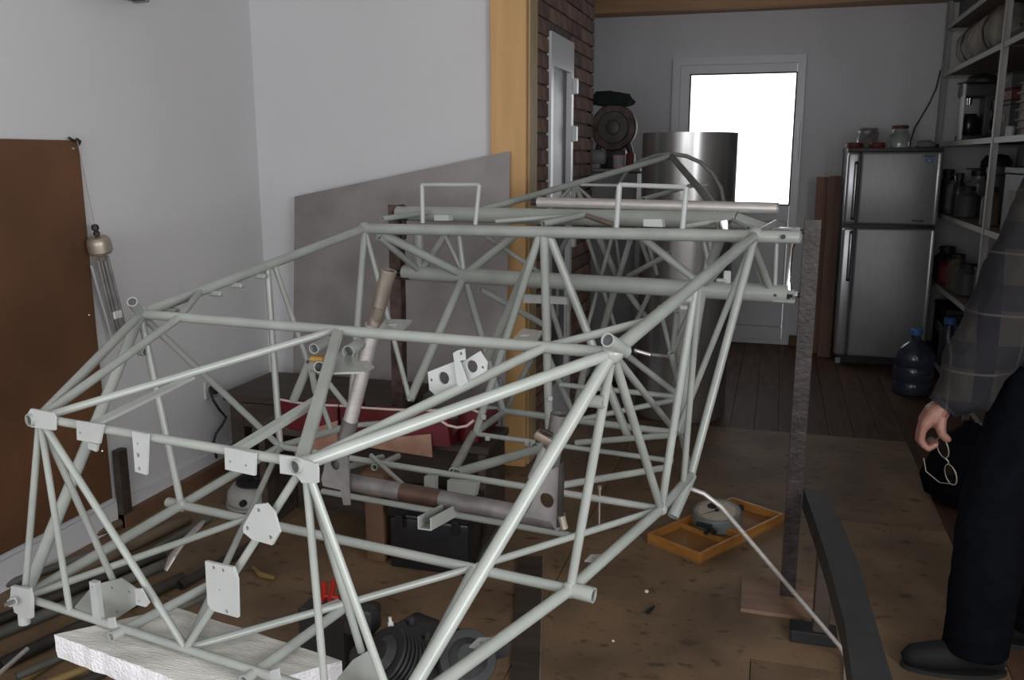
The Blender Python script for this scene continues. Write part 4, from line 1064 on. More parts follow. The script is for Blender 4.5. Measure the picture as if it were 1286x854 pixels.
obj('badge', MB().box((.985, fy - .033, 1.475), (.05, .004, .03)), 'badge_blue', t, smooth=False)
obj('badge_mark', MB().lathe([(.008, 0), (.008, .002)], (.985, fy - .035, 1.475), (0, -1, 0), 12), 'white_item', t)
obj('logo_strip', MB().box((.985, fy - .033, 1.505), (.07, .003, .008)), 'fridge_side', t, smooth=False)
obj('logo_strip', MB().box((.945, fy - .033, 1.062), (.075, .003, .012)), 'fridge_side', t, smooth=False)
obj('kick_plate', MB().box(((fx0 + fx1) / 2, fy + .06, .035), (fx1 - fx0 - .06, .04, .06)), 'black', t, smooth=False)
for x_ in (fx0 + .04, fx1 - .04): obj('foot', MB().lathe([(.02, 0), (.02, .04)], (x_, fy + .05, 0), n=12), 'white_item', t)
zf = fz + .0035
t = thing('preserve_jar', 'clear glass jar with red lid on the refrigerator', 'jar', (.80, 6.98, zf))
obj('glass_body', MB().lathe([(.05, 0), (.066, .012), (.068, .09), (.05, .122), (.05, .13)], (.80, 6.98, zf), n=24), 'glass', t)
obj('lid', MB().lathe([(.054, .13), (.056, .135), (.056, .15), (.05, .154)], (.80, 6.98, zf), n=24), 'red_item', t)
solo('plastic_dish', MB().lathe([(.055, 0), (.06, .006), (.06, .03), (.055, .035)], (.50, 6.93, zf), n=20), 'red_item', 'red plastic dish on the left corner of the refrigerator top', 'dish')
solo('plastic_dish', MB().lathe([(.05, 0), (.053, .006), (.053, .03), (.05, .035)], (.65, 6.90, zf), n=20), 'red_item', 'red plastic dish between the clear bag and the glass jar', 'dish')
t = thing('plastic_bag', 'crumpled clear plastic bag on the refrigerator', 'bag', (.59, 7.0, zf))
mb = MB(); random.seed(3); prof = [(.04, 0), (.062, .02), (.066, .06), (.055, .1), (.06, .125), (.045, .135)]
mb.lathe(prof, (.59, 7.0, zf), n=14); mb.v = [tuple(V(v) + V([random.uniform(-.012, .012), random.uniform(-.012, .012), 0 if v[2] < zf + .001 else random.uniform(-.008, .008)])) for v in mb.v]
obj('bag_body', mb, 'plastic_clear', t, ang=20)
obj('bag_loop', MB().sweep([V([.60, 7.0, zf + .12]), V([.64, 7.0, zf + .135]), V([.66, 7.0, zf + .10]), V([.65, 7.0, zf + .05])], .008, 8), 'plastic_clear', t)
mb = MB().lathe([(.03, 0), (.045, .01), (.04, .035), (.02, .05)], (.965, 6.95, zf), n=12)
mb.v = [tuple(V(v) * V([1, 1, 1]) + V([(v[0] - .965) * .6, 0, 0])) for v in mb.v]
solo('cling_bag', mb, 'plastic_clear', 'small flat clear bag right of the jar on the refrigerator', 'bag', ang=20)
solo('ink_pot', MB().lathe([(.02, 0), (.022, .004), (.022, .02), (.018, .025)], (1.05, 7.05, zf), n=14), 'dark_item', 'small dark pot at the right corner of the refrigerator top', 'pot')
# power cord down the wall
pts = [aty(*q, YC - .012) for q in ((1181, 88), (1176, 110), (1168, 128), (1158, 145), (1149, 160), (1143, 178), (1141, 195))]
solo('power_cord', MB().sweep(pts, .006, 8), 'grey_item', 'grey power cord hanging on the back wall above the refrigerator', 'cord')
# planks left of the fridge
def lean_plank(label, x0, x1, y0, z1, mt):
    P = [V([x0, y0, .002]), V([x1, y0, .002]), V([x1, y0 + .10, z1]), V([x0, y0 + .10, z1])]
    solo('plank', MB().plate(P, .022), mt, label, 'plank', smooth=False)
mat('plank_brown', (.20, .10, .055), .6, 0, .2, 4, stretch=(6, 6, .5)); mat('plank_brown_b', (.14, .065, .04), .6, 0, .2, 4, stretch=(6, 6, .5))
lean_plank('light brown plank leaning on the back wall left of the refrigerator', .275, .365, 7.18, 1.35, 'plank_brown')
lean_plank('dark brown plank leaning beside the refrigerator', 0.358, .448, 7.06, 1.36, 'plank_brown_b')
solo('offcut', MB().rbox((.20, 7.44, .04), (.10, .06, .08), .004, 1), 'brown_box', 'small brown wood offcut on the floor below the door frame', 'offcut')
# water bottle
c_ = V([.90, 6.10, 0])
t = thing('water_bottle', 'large blue plastic water bottle on the floor before the refrigerator', 'bottle', c_)
obj('bottle_body', MB().lathe([(.10, 0), (.118, .012), (.12, .07), (.114, .085), (.12, .10), (.12, .17), (.114, .185), (.12, .2), (.12, .25), (.10, .30), (.05, .345), (.03, .355), (.03, .385)], c_, n=28), 'jug_blue', t)
obj('cap', MB().lathe([(.034, .385), (.036, .39), (.036, .42), (.03, .425)], c_, n=20), 'badge_blue', t)
# rolled aluminium sheet
cx, cy = -.50, 5.26
t = thing('rolled_sheet', 'shiny rolled aluminium sheet standing upright before the frosted door', 'sheet roll', (cx, cy, 0))
def curl(r0, r1, a0, a1, h, n=40):
    mb = MB(); vs_ = []; fs = []
    for i in range(n + 1):
        a = a0 + (a1 - a0) * i / n; r = r0 + (r1 - r0) * i / n
        for rr_ in (r, r - .002):
            for z in (.002, h): vs_.append((cx + rr_ * math.cos(a), cy + rr_ * math.sin(a), z))
    for i in range(n):
        o = i * 4; q = o + 4
        fs += [(o, q, q + 1, o + 1), (o + 2, o + 3, q + 3, q + 2), (o + 1, q + 1, q + 3, o + 3), (o, o + 2, q + 2, q)]
    fs += [(0, 1, 3, 2), (n * 4, n * 4 + 2, n * 4 + 3, n * 4 + 1)]
    return mb.add(vs_, fs)
obj('outer_turn', curl(.262, .27, R_(150), R_(420), 1.632), 'alu_sheet', t, ang=25)
obj('inner_turn', curl(.23, .26, R_(-150), R_(150), 1.615), 'alu_sheet', t, ang=25)
# polishing machine on grey cabinet
mx, my = -1.06, 5.95
t = thing('grey_cabinet', 'plain grey metal cabinet under the grinder in the far corner', 'cabinet', (mx, my + .1, 0))
obj('cabinet_body', MB().rbox((mx, my + .1, .72), (.36, .42, 1.36), .008, 1), 'cabinet_grey', t)
obj('cabinet_top', MB().rbox((mx, my + .1, 1.415), (.40, .45, .02), .004, 1), 'cabinet_grey', t)
obj('cabinet_door', MB().rbox((mx, my - .118, .72), (.33, .02, 1.25), .004, 1), 'cabinet_grey', t)
obj('plinth', MB().box((mx, my + .1, .02), (.34, .40, .04)), 'fridge_side', t, smooth=False)
zc = 1.4255
gc2 = aty(770, 160, 5.95)
t = thing('bench_grinder', 'dark round-headed grinding machine on the grey cabinet', 'grinder', (gc2[0], 6.0, zc))
obj('wheel_guard', MB().lathe([(.06, -.03), (.142, -.03), (.15, -.02), (.15, .05), (.13, .07)], gc2 + V([0, .03, 0]), (0, 1, 0), 32), 'rust', t)
obj('wheel', MB().lathe([(.02, -.045), (.10, -.045), (.105, -.035), (.105, -.02)], gc2 + V([0, .03, 0]), (0, 1, 0), 32), 'dark_steel', t)
obj('hub', MB().lathe([(.02, -.065), (.045, -.06), (.05, -.04)], gc2 + V([0, .03, 0]), (0, 1, 0), 20), 'dark_steel', t)
for s in (-1, 1): obj('stand_leg', MB().sweep([gc2 + V([s * .09, .04, -.09]), V([gc2[0] + s * .14, 6.0, zc + .005])], .02, 10), 'dark_steel', t)
obj('motor_stand', MB().rbox((gc2[0], 6.05, zc + .06), (.16, .16, .12), .01, 2), 'dark_steel', t)
c_ = aty(769, 125, 6.0)
mb = MB(); prof = [(.04, -.045), (.11, -.035), (.125, 0), (.10, .035), (.03, .045)]
mb.lathe(prof, c_, n=20)
random.seed(5)
mb.v = [tuple(c_ + (V(v) - c_) * V([1.2, .7, 1.0]) + V([random.uniform(-.014, .014), 0, random.uniform(-.01, .01) + (V(v) - c_)[0] * -.08])) for v in mb.v]
solo('green_cloth', mb, 'cloth_green', 'dark green crumpled cloth draped over the grinder', 'cloth', ang=60)
mc = aty(746, 203, 5.86)
t = thing('electric_motor', 'small grey cylindrical electric motor on the grey cabinet', 'motor', (mc[0], 5.86, zc))
obj('motor_body', MB().lathe([(.03, -.09), (.045, -.085), (.048, -.07), (.048, .06), (.042, .075), (.02, .08)], (mc[0], 5.86, zc + .072), (1, 0, 0), 24), 'cabinet_grey', t)
obj('motor_foot', MB().rbox((mc[0], 5.86, zc + .016), (.09, .07, .032), .006, 1), 'cabinet_grey', t)
obj('shaft', MB().lathe([(.008, .08), (.008, .11)], (mc[0], 5.86, zc + .072), (1, 0, 0), 10), 'chrome', t)
cc = aty(777, 205, 5.86)
t = thing('pink_cup', 'small pink plastic cup on the grey cabinet beside the motor', 'cup', (cc[0], 5.86, zc))
obj('cup_body', MB().lathe([(.028, 0), (.035, .004), (.04, .085), (.037, .085), (.032, .01)], (cc[0], 5.86, zc), n=20), 'pink_cup', t)
obj('cup_label', MB().lathe([(.0375, .03), (.039, .06)], (cc[0], 5.86, zc), n=20), 'white_item', t)
solo('red_tool_case', MB().rbox((cc[0] + .065, 5.93, zc + .05), (.055, .08, .10), .012, 2), 'red_item', 'dark red box behind the pink cup on the grey cabinet', 'box')

# shelving along the right wall
sx0, sx1 = 1.10, 1.70
SZ = [2.42, 2.09, 1.595, 1.10, .615, .10]
PY = [7.42, 5.52, 3.75]
t = thing('shelving_unit', 'tall white steel shelving along the right wall', 'shelving', ((sx0 + sx1) / 2, 5.6, 0))
for y_ in PY:
    for x_, s in ((sx0, 1), (sx1 - .04, 1)):
        mb = MB().box((x_ + .0015, y_, 1.36), (.003, .042, 2.72)).box((x_ + .02, y_ + (.0195 if y_ > 4 else -.0195), 1.36), (.04, .003, 2.72))
        obj('post', mb, 'shelf_steel', t, smooth=False)
for z in SZ:
    for y0, y1 in zip(PY[1:], PY):
        sh = obj('shelf', MB().box(((sx0 + sx1) / 2, (y0 + y1) / 2, z), (sx1 - sx0 - .012, y1 - y0 - .05, .018)), 'shelf_board', t, smooth=False)
        obj('shelf_lip', MB().box((sx0 + .008, (y0 + y1) / 2, z - .006), (.006, y1 - y0 - .045, .031)), 'shelf_steel', sh, smooth=False)
    obj('end_lip', MB().box(((sx0 + sx1) / 2, PY[0] - .03, z - .01), (sx1 - sx0 - .05, .006, .036)), 'shelf_steel', t, smooth=False)
zs = [z + .0092 for z in SZ]
# shelf contents
def at_shelf(px, X): q = atx(px[0], px[1], X); return q
# duffel bag on the second shelf
y0, y1 = 5.85, 7.34
t = thing('duffel_bag', 'long grey cloth duffel bag on the upper shelf', 'bag', (1.265, (y0 + y1) / 2, zs[1]))
mb = MB(); pts = []; rs = []
for i in range(13):
    u = i / 12; pts.append(V([1.265, y0 + (y1 - y0) * u, zs[1] + .135 + .01 * math.sin(9 * u)])); rs.append(.138 * (1 - abs(2 * u - 1) ** 5) ** .5 + .012)
mb.sweep(pts, rs, 18); random.seed(11)
mb.v = [tuple(V([v[0] + random.uniform(-.01, .01), v[1], max(zs[1] + .001, v[2] + random.uniform(-.012, .012))])) for v in mb.v]
obj('bag_body', mb, 'bag', t, ang=50)
for yy in (6.15, 6.8): obj('strap', MB().sweep([V([1.265 + .152 * math.cos(a), yy, max(zs[1] + .006, zs[1] + .135 + .152 * math.sin(a))]) for a in np.linspace(0, 2 * math.pi, 20, endpoint=False)], .008, 6, closed=True), 'grey_item', t)
solo('foil_pack', MB().rbox((1.35, 5.30, zs[1] + .09), (.22, .22, .18), .06, 3), 'plastic_clear', 'shiny plastic pack on the upper shelf beside the duffel bag', 'pack')
# coffee machine
c_ = V([1.27, 6.85, zs[2]])
t = thing('coffee_machine', 'white and dark coffee machine at the far end of the middle shelf', 'appliance', c_)
obj('back_column', MB().rbox(c_ + V([.06, 0, .19]), (.10, .17, .37), .015, 2), 'dark_item', t)
obj('base_plate', MB().rbox(c_ + V([-.01, 0, .02]), (.22, .18, .04), .01, 2), 'dark_item', t)
obj('brew_head', MB().rbox(c_ + V([-.02, 0, .33]), (.22, .18, .09), .02, 3), 'grey_item', t)
obj('white_panel', MB().rbox(c_ + V([-.115, -.05, .19]), (.02, .09, .37), .008, 2), 'plug_white', t)
obj('spout', MB().lathe([(.015, -.05), (.02, 0)], c_ + V([-.06, .03, .29]), n=12), 'chrome', t)
obj('carafe', MB().lathe([(.05, 0), (.062, .02), (.062, .1), (.04, .14)], c_ + V([-.05, .02, .042]), n=20), 'black_gloss', t)
t = thing('felt_cap', 'dark felt cap lying on top of the coffee machine', 'cap', c_ + V([0, 0, .377]))
obj('crown', MB().lathe([(.09, 0), (.10, .02), (.08, .05), (.03, .065)], c_ + V([.0, 0, .377]), n=20), 'dark_item', t, ang=60)
obj('brim', MB().lathe([(.09, 0), (.15, .002), (.15, .008), (.09, .01)], c_ + V([-.0, -.0, .377]), n=20), 'dark_item', t)
c_ = V([1.30, 6.52, zs[2]])
t = thing('table_fan', 'small round black fan beside the coffee machine on the middle shelf', 'fan', c_)
obj('fan_ring', MB().sweep([c_ + V([.0, .0, .16]) + .115 * (V([0, math.cos(a), math.sin(a)])) for a in np.linspace(0, 2 * math.pi, 28, endpoint=False)], .02, 10, closed=True), 'dark_item', t)
obj('fan_hub', MB().lathe([(.03, -.02), (.03, .02)], c_ + V([0, 0, .16]), (1, 0, 0), 14), 'dark_item', t)
for k in range(4):
    a = k * math.pi / 2; d_ = V([.0, math.cos(a), math.sin(a)]); s_ = V([.25, -math.sin(a), math.cos(a)])
    obj('fan_blade', MB().plate([c_ + V([0, 0, .16]) + d_ * .025 - s_ * .02, c_ + V([0, 0, .16]) + d_ * .1 - s_ * .04, c_ + V([0, 0, .16]) + d_ * .1 + s_ * .04, c_ + V([0, 0, .16]) + d_ * .025 + s_ * .02], .003), 'grey_item', t)
obj('fan_foot', MB().lathe([(.08, 0), (.075, .012), (.02, .02), (.02, .03)], c_, n=20), 'dark_item', t)
def carton(label, x, y, z, sx, sy, sz, mt, name='storage_box', lid=True, group='boxes and tins on the shelves', cat='box'):
    t = thing(name, label, cat, (x, y, z), group)
    obj('body', MB().rbox((x, y, z + sz * .45), (sx, sy, sz * .9), .006, 1), mt, t)
    obj('lid' if lid else 'top', MB().rbox((x, y, z + sz * .95), (sx + .008, sy + .008, sz * .1), .004, 1), mt, t)
    obj('label_strip', MB().box((x - sx / 2 - .002, y, z + sz * .55), (.003, sy * .5, sz * .2)), 'book_page', t, smooth=False)
    return t
carton('dark grey box behind the fan on the middle shelf', 1.42, 6.15, zs[2], .30, .36, .22, 'grey_item')
carton('dark red flat box on top of the dark grey box', 1.42, 6.15, zs[2] + .2215, .30, .36, .07, 'red_item')
carton('grey box topping the dark red flat box', 1.40, 6.15, zs[2] + .293, .26, .30, .09, 'grey_item')
zz_ = zs[2]
for k, (mt, h) in enumerate((('book_page', .045), ('grey_item', .04), ('book_page', .05), ('red_item', .04), ('book_page', .045), ('dark_item', .05))):
    t = thing('thick_book', ('bottom', 'second', 'third', 'fourth', 'fifth', 'topmost')[k] + ' book of the stack on the middle shelf by the near post', 'book', (1.32, 5.22, zz_), 'book stack on the middle shelf')
    obj('pages', MB().box((1.325, 5.22, zz_ + h / 2), (.27, .36, h - .008)), 'book_page', t, smooth=False)
    obj('cover', MB().box((1.32, 5.22, zz_ + .002), (.29, .38, .004)).box((1.32, 5.22, zz_ + h - .002), (.29, .38, .004)).box((1.463, 5.22, zz_ + h / 2), (.004, .38, h - .008)), mt, t, smooth=False)
    zz_ += h + .0006
t = thing('radio', 'small silver fronted radio on top of the book stack', 'radio', (1.32, 5.2, zz_))
obj('case', MB().rbox((1.32, 5.2, zz_ + .045), (.2, .30, .09), .01, 2), 'dark_item', t)
obj('front', MB().rbox((1.218, 5.2, zz_ + .045), (.008, .26, .06), .003, 1), 'fridge_light', t)
solo('small_cup', MB().lathe([(.015, 0), (.022, .002), (.022, .05), (.018, .055)], (1.16, 5.40, zs[2]), n=14), 'white_item', 'tiny white cup on the shelf edge beside the book stack', 'cup')
# lower shelves: dim jars, tins and boxes
def jar(label, x, y, z, r, h, mt, lid='dark_item', name='storage_jar', cat='jar'):
    t = thing(name, label, cat, (x, y, z), 'jars and bottles on the shelves')
    obj('body', MB().lathe([(r * .85, 0), (r, .01), (r, h * .7), (r * .6, h * .82), (r * .6, h * .88)], (x, y, z), n=18), mt, t)
    obj('lid', MB().lathe([(r * .66, h * .88), (r * .68, h * .9), (r * .68, h), (r * .6, h * 1.01)], (x, y, z), n=18), lid, t)
rows_ = [(3, [('tall dark jar beside the refrigerator on the fourth shelf', 1.18, 7.22, .055, .30, 'dark_item'), ('clear glass jar with steel lid on the fourth shelf', 1.20, 7.02, .06, .26, 'glass'),
              ('squat clear bottle behind the glass jar on the fourth shelf', 1.30, 6.80, .07, .30, 'plastic_clear'), ('slim dark bottle near the post on the fourth shelf', 1.17, 6.72, .04, .28, 'black_gloss'),
              ('grey tin between the slim bottle and the large pot', 1.19, 6.52, .07, .20, 'grey_item'), ('brown jar beside the near post on the fourth shelf', 1.17, 5.72, .05, .22, 'pipe_brown')]),
         (4, [('dark jar at the far end of the fifth shelf', 1.20, 7.1, .08, .24, 'dark_item'), ('red brown tin on the fifth shelf', 1.19, 6.86, .08, .18, 'red_item'),
              ('brown jar in the middle of the fifth shelf', 1.18, 6.55, .06, .24, 'pipe_brown'), ('dark tin on the fifth shelf by the grey tub', 1.2, 6.3, .08, .2, 'grey_item')])]
for k, its in rows_:
    for lab, x, y, r, h, mt in its: jar(lab, x, y, zs[k], r, h, mt, 'chrome' if mt == 'glass' else 'dark_item')
t = thing('wide_hat', 'wide dark hat on a stack above the clear bottle on the fourth shelf', 'hat', (1.46, 7.1, zs[3]))
obj('hat_block', MB().lathe([(.08, 0), (.07, .02), (.05, .2), (.08, .30)], (1.46, 7.1, zs[3]), n=18), 'dark_item', t)
obj('crown', MB().lathe([(.10, .30), (.10, .36), (.07, .40), (.02, .41)], (1.46, 7.1, zs[3]), n=20), 'dark_item', t, ang=60)
obj('brim', MB().lathe([(.10, .302), (.19, .304), (.19, .31), (.10, .312)], (1.46, 7.1, zs[3]), n=24), 'dark_item', t)
t = thing('cooking_pot', 'large pale enamel pot on the fourth shelf behind the near post', 'pot', (1.38, 6.05, zs[3]))
obj('pot_body', MB().lathe([(.15, 0), (.17, .02), (.175, .28), (.18, .285), (.18, .295)], (1.38, 6.05, zs[3]), n=28), 'dark_item', t)
obj('pot_rim', MB().lathe([(.165, .29), (.185, .295), (.185, .33), (.16, .335)], (1.38, 6.05, zs[3]), n=28), 'grey_item', t)
for s in (-1, 1): obj('pot_handle', MB().sweep([V([1.38, 6.05 + s * .17, zs[3] + .22]), V([1.34, 6.05 + s * .215, zs[3] + .22]), V([1.42, 6.05 + s * .215, zs[3] + .22])], .008, 8), 'dark_item', t)
carton('black storage box on the fourth shelf right of the near post', 1.36, 5.15, zs[3], .4, .5, .34, 'dark_item')
carton('grey tub like box on the fifth shelf near the post', 1.33, 5.86, zs[4], .3, .3, .22, 'grey_item')
carton('dark box filling the end of the fifth shelf', 1.38, 5.1, zs[4], .4, .6, .3, 'dark_item')
carton('dark box on the bottom shelf behind the water bottle', 1.34, 6.9, zs[5], .36, .5, .36, 'dark_item')
carton('grey box on the bottom shelf in the middle', 1.36, 6.2, zs[5], .36, .5, .3, 'grey_item')
jar('blue bottle on the bottom shelf edge', 1.17, 6.55, zs[5], .06, .32, 'jug_blue', 'badge_blue', 'plastic_bottle', 'bottle')
carton('dark box on the top shelf by the far post', 1.4, 6.6, zs[0], .5, 1.3, .2, 'dark_item')
# black carrier bag on the floor behind the man
mb = MB().lathe([(.10, 0), (.16, .02), (.19, .12), (.16, .24), (.06, .33), (.02, .36)], (.88, 4.15, 0), n=20); random.seed(9)
mb.v = [tuple(V(v) + V([random.uniform(-.02, .02), random.uniform(-.02, .02), 0 if v[2] < .01 else random.uniform(-.015, .015)])) for v in mb.v]
solo('black_sack', mb, 'denim_dark', 'black plastic sack on the floor behind the man in dark trousers', 'sack', ang=50)
# corner of a grey lamp fitting on the left wall, high up
c_ = atx(152, -6, XL + .05)
t = thing('wall_lamp', 'grey strip lamp fitting high on the left wall', 'lamp', c_)
obj('lamp_body', MB().rbox(c_ + V([0, -.05, .012]), (.07, .32, .035), .008, 2), 'grey_item', t)
obj('end_cap', MB().rbox(c_ + V([0, .115, .01]), (.072, .02, .04), .006, 2), 'cabinet_grey', t)
obj('mount', MB().box(c_ + V([-.04, -.05, .012]), (.02, .2, .03)), 'grey_item', t, smooth=False)
# bits on the floor
for px_, lab, mt, r in (((812, 744), 'white crumb on the plywood floor right of the frame', 'plug_white', .008), ((770, 806), 'tiny white fleck on the plywood floor', 'plug_white', .005)):
    c_ = atz(*px_, 0); mb = MB().lathe([(r * .6, 0), (r, r * .4), (r * .8, r), (r * .3, r * 1.2)], c_, n=7); solo('crumb', mb, mt, lab, 'crumb')
c_ = atz(812, 771, 0); solo('metal_clip', MB().sweep([c_ + V([0, 0, .005]), c_ + V([.012, .03, .006]), c_ + V([.02, .05, .006])], [.007, .006, .003], 8), 'black', 'small black clip lying on the plywood floor', 'clip')

# ================================================================== THE MAN AT THE RIGHT (faces the frame)
def remesh(mb, vox, smooth_it=6, name='tmp', noise=0.0, nscale=.1):
    me = bpy.data.meshes.new(name); me.from_pydata(mb.v, [], mb.f)
    o = bpy.data.objects.new(name, me); COL.objects.link(o)
    r = o.modifiers.new('r', 'REMESH'); r.mode = 'VOXEL'; r.voxel_size = vox; r.use_smooth_shade = True
    if smooth_it:
        s = o.modifiers.new('s', 'SMOOTH'); s.iterations = smooth_it; s.factor = .5
    if noise:
        tx = bpy.data.textures.new(name, 'CLOUDS'); tx.noise_scale = nscale
        d = o.modifiers.new('d', 'DISPLACE'); d.texture = tx; d.strength = noise; d.mid_level = .5
    return baked(o)
def ell(mb, rings, n=24):
    """rings: (centre, rx, ry) stacked upwards"""
    vs_ = []; fs = []
    for c, rx, ry in rings:
        for j in range(n):
            a = 2 * math.pi * j / n; vs_.append(V(c) + V([rx * math.cos(a), ry * math.sin(a), 0]))
    for i in range(len(rings) - 1):
        for j in range(n): fs.append((i * n + j, i * n + (j + 1) % n, (i + 1) * n + (j + 1) % n, (i + 1) * n + j))
    fs.append(tuple(reversed(range(n)))); fs.append(tuple((len(rings) - 1) * n + j for j in range(n)))
    return mb.add(vs_, fs)
def ball(mb, c, r, sc=(1, 1, 1)):
    prof = [(r * math.sin(math.pi * k / 10), -r * math.cos(math.pi * k / 10)) for k in range(0, 11)]
    prof[0] = (r * .02, -r); prof[-1] = (r * .02, r)
    b = MB().lathe(prof, (0, 0, 0), n=16); return mb.add([V(c) + V(v) * V(sc) for v in b.v], b.f)

HY = 2.60                                             # depth plane of the near arm
wr = aty(1186, 508, HY)                               # wrist at the cuff
el = aty(1258, 425, 2.62); sh = aty(1326, 245, 2.62)
PX = V([.80, 2.79, 0])
man = thing('person', 'man in grey plaid shirt and dark trousers standing holding eyeglasses', 'person', (.72, 2.79, 0))
# hand: palm, four curled fingers, thumb
hand = MB()
kn = aty(1155, 533, HY); bk = aty(1160, 512, HY)
for k, (dy, s) in enumerate(((-.028, .94), (-.0095, 1.0), (.0095, .97), (.027, .82))):
    w_ = wr + V([0, dy * .55, 0]); e_ = abs(k - 1); k0 = aty(1158 + e_, 532, HY) + V([0, dy, 0])
    hand.sweep([w_, (w_ + k0) / 2 + V([-.004, 0, .004]), k0], [.021, .021, .0145], 10)
    m1 = aty(1153 + 2 * e_, 550, HY) + V([0, dy, 0]); m2 = aty(1164, 560, HY) + V([0, dy, 0]); m3 = aty(1178 - 2 * e_, 553, HY) + V([0, dy, 0])
    hand.sweep([k0, k0 + (m1 - k0) * .5 + V([-.002, 0, 0]), m1, (m1 + m2) / 2 + V([-.001, 0, -.002]), m2, m2 + (m3 - m2) * .6, m3],
               [.0125 * s, .0112 * s, .0110 * s, .0102 * s, .0100 * s, .0092 * s, .0065 * s], 10)
tb0 = aty(1184, 520, HY) + V([0, -.03, 0])
hand.sweep([tb0 + V([-.008, 0, 0]), aty(1178, 532, HY) + V([0, -.040, 0]), aty(1180, 540, HY) + V([0, -.044, 0]), aty(1185, 545, HY) + V([0, -.042, 0]), aty(1190, 548, HY) + V([0, -.036, 0])], [.015, .0145, .012, .0115, .0075], 10)
hand.sweep([wr + V([0, 0, -.01]), aty(1172, 536, HY)], [.022, .022], 12)
hand.sweep([wr + (el - wr) * .25, wr + (el - wr) * .06, wr + (kn - wr) * .3], [.030, .026, .024], 12, flat=None)
hm = remesh(hand, .0034, 3, 'hand')
# body skeleton surface: torso, neck, head, limbs
body = MB()
ell(body, [((.80, 2.79, .84), .10, .15), ((.80, 2.79, .95), .11, .165), ((.79, 2.79, 1.08), .10, .145), ((.79, 2.79, 1.25), .115, .17), ((.80, 2.79, 1.38), .10, .19), ((.80, 2.79, 1.44), .06, .10), ((.79, 2.79, 1.48), .052, .056), ((.785, 2.79, 1.55), .052, .055)])
hc = V([.775, 2.79, 1.655])
ball(body, hc, .105, (.95, .76, 1.15)); ball(body, hc + V([-.03, 0, -.06]), .06, (.95, .85, .9))
body.sweep([hc + V([-.098, 0, .012]), hc + V([-.112, 0, -.012]), hc + V([-.124, 0, -.026]), hc + V([-.10, 0, -.034])], [.010, .012, .014, .012], 10)
for s in (-1, 1):
    ball(body, hc + V([.012, s * .083, -.01]), .032, (.6, .35, 1.0)); ball(body, hc + V([-.082, s * .033, .016]), .016)
body.sweep([hc + V([-.088, -.025, -.066]), hc + V([-.097, 0, -.064]), hc + V([-.088, .025, -.066])], .008, 8)
fsh, fel, fwr = V([.80, 2.985, 1.385]), V([.84, 3.04, 1.10]), V([.78, 3.02, .86])
body.sweep([V([.79, 2.70, 1.37]), sh, el, wr], [.06, .058, .043, .028], 14)
body.sweep([V([.80, 2.88, 1.37]), fsh, fel, fwr], [.06, .058, .043, .028], 14)
body.sweep([fwr, fwr + V([-.015, 0, -.09])], [.028, .034], 12)
for k, dy in enumerate((-.03, -.01, .01, .03)):
    body.sweep([fwr + V([-.015, dy, -.08]), fwr + V([-.02, dy, -.13]), fwr + V([-.005, dy, -.165])], [.012, .011, .008], 8)
body.sweep([fwr + V([-.02, -.03, -.05]), fwr + V([-.05, -.04, -.09]), fwr + V([-.05, -.035, -.12])], [.013, .012, .008], 8)
hips = (V([.735, 2.705, .90]), V([.80, 2.875, .90]))
knees = (V([.645, 2.69, .50]), V([.80, 2.90, .50])); ank = (V([.635, 2.69, .09]), V([.85, 2.91, .09]))
for h, k, a in zip(hips, knees, ank): body.sweep([h, (h + k) / 2, k, k + (a - k) * .3, a], [.085, .075, .055, .056, .038], 14)
bme = remesh(body, .009, 4, 'body')
bm = bmesh.new(); bm.from_mesh(bme); bm.from_mesh(hm); me = bpy.data.meshes.new('body'); bm.to_mesh(me); bm.free()
me.transform(Matrix.Translation(-Vector(man.location)))
obj('body', me, 'skin', man, ang=180)
for s in (-1, 1):
    obj('eye', ball(MB(), hc + V([-.092, s * .033, .016]), .0125), 'plug_white', man, ang=180); obj('iris', ball(MB(), hc + V([-.1, s * .033, .016]), .006), 'black', man, ang=180)
hair = MB(); ball(hair, hc + V([.018, 0, .028]), .112, (.92, .78, 1.05))
obj('hair', hair, 'hair', man, ang=180)
# shirt: torso and loose sleeves in one
def shift(me): me.transform(Matrix.Translation(-Vector(man.location))); return me
s_ = MB()
ell(s_, [((.79, 2.79, .80), .150, .205), ((.79, 2.79, .86), .152, .205), ((.785, 2.79, 1.0), .145, .19), ((.785, 2.79, 1.15), .14, .19), ((.79, 2.79, 1.30), .135, .20), ((.80, 2.79, 1.40), .115, .20), ((.80, 2.79, 1.455), .075, .11)])
dirf = (wr - el) / np.linalg.norm(wr - el); cuff = wr + dirf * .005
s_.sweep([V([.79, 2.70, 1.385]), sh, sh + (el - sh) * .55 + V([-.015, 0, 0]), el + V([-.012, 0, .0]), el + (cuff - el) * .42 + V([-.008, 0, .0]), el + (cuff - el) * .72 + V([.012, 0, -.02]), cuff], [.085, .095, .092, .094, .086, .076, .042], 20)
s_.sweep([V([.80, 2.88, 1.385]), fsh, fel, fwr], [.075, .078, .075, .05], 18)
obj('shirt', shift(remesh(s_, .009, 4, 'shirt', .022, .075)), 'plaid', man, ang=180)
obj('cuff', MB().sweep([cuff - dirf * .05, cuff - dirf * .02, cuff + dirf * .004], [.046, .044, .042], 20, True, .8), 'plaid', man)
obj('collar', MB().sweep([V([.80 + .072 * math.cos(a), 2.79 + .09 * math.sin(a), 1.462]) for a in np.linspace(0, 2 * math.pi, 24, endpoint=False)], .016, 8, closed=True), 'plaid', man)
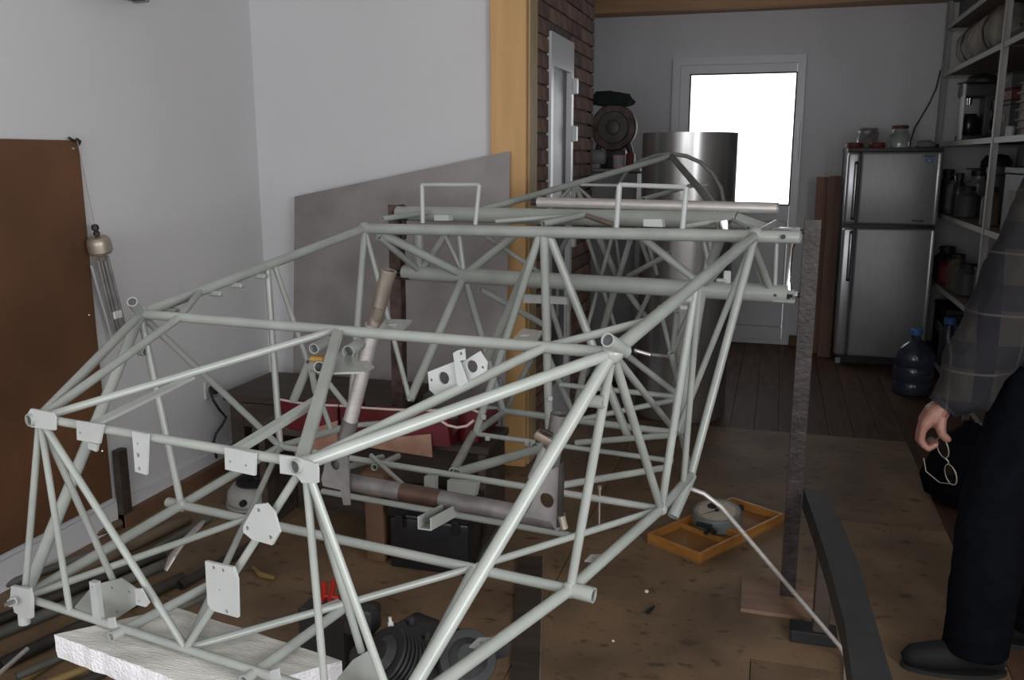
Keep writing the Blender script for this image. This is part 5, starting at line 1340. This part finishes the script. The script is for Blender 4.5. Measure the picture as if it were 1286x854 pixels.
# trousers
t_ = MB()
ell(t_, [((.79, 2.79, .74), .125, .185), ((.79, 2.79, .88), .135, .185), ((.79, 2.79, .98), .125, .175)])
for h, k, a in zip(hips, knees, ank): t_.sweep([h + V([0, 0, .02]), h + (k - h) * .5, k, k + (a - k) * .5, a + V([0, 0, -.02])], [.112, .106, .096, .092, .09], 20)
obj('trousers', shift(remesh(t_, .01, 4, 'trousers', .016, .11)), 'denim_dark', man, ang=180)
for a, rz in ((ank[0], 0.12), (ank[1], -.1)):
    f_ = MB(); rot = Matrix.Rotation(rz, 3, 'Z')
    def q_(x, y, z): return V(rot @ Vector((x, y, z))) + V([a[0], a[1], 0])
    f_.sweep([q_(.075, 0, .05), q_(.03, 0, .06), q_(-.04, 0, .055), q_(-.11, 0, .043), q_(-.175, 0, .036), q_(-.20, 0, .03)], [.036, .043, .045, .044, .035, .015], 14)
    f_.sweep([q_(.02, 0, .06), q_(.015, 0, .11)], [.046, .045], 14)
    f_.v = [(v[0], v[1], max(.012, v[2])) for v in f_.v]
    sh_ = obj('shoe', f_, 'shoe', man, ang=60)
    so_ = MB(); oo = [q_(.105 * math.cos(u) - .055 if True else 0, 0, 0) for u in ()]
    out = [q_(-.055 + .15 * math.cos(u), (.05 - .006 * math.cos(u)) * math.sin(u), .007) for u in np.linspace(0, 2 * math.pi, 24, endpoint=False)]
    obj('sole', MB().plate(out, .013), 'black', man, smooth=False)
# eyeglasses in the hand
g0 = aty(1184, 552, HY - .02); g1 = aty(1190, 580, HY - .02); g2 = aty(1196, 598, HY - .02)
t = thing('eyeglasses', 'thin-framed eyeglasses dangling from the hand of the man', 'eyeglasses', g2)
def rim(c, u, w, a, b, n=28): return [c + u * a * math.cos(k * 2 * math.pi / n) + w * b * math.sin(k * 2 * math.pi / n) for k in range(n)]
uax = (g1 - g0) / np.linalg.norm(g1 - g0); wax = V([.55, -.8, .1]); wax -= uax * (wax @ uax); wax /= np.linalg.norm(wax)
cA = aty(1184, 562, HY - .025); cB = aty(1194, 596, HY - .025)
mat('lens', (.75, .78, .74), .03, 0, 0, trans=1.0)
for c_ in (cA, cB):
    r_ = obj('rim', MB().sweep(rim(c_, uax, wax, .030, .020), .0016, 6, closed=True), 'brass', t)
    obj('lens', MB().plate(rim(c_, uax, wax, .029, .019), .0012), 'lens', r_, ang=20)
obj('bridge', MB().sweep([cA + uax * .030, (cA + cB) / 2 + wax * .006, cB - uax * .030], .0016, 6), 'brass', t)
obj('temple', MB().sweep([cB + uax * .028, aty(1180, 606, HY + .03), aty(1163, 592, HY + .06), aty(1160, 575, HY + .06)], .0014, 6), 'brass', t)
obj('temple', MB().sweep([cA - uax * .029, aty(1181, 548, HY + .01), aty(1176, 552, HY + .05)], .0014, 6), 'brass', t)
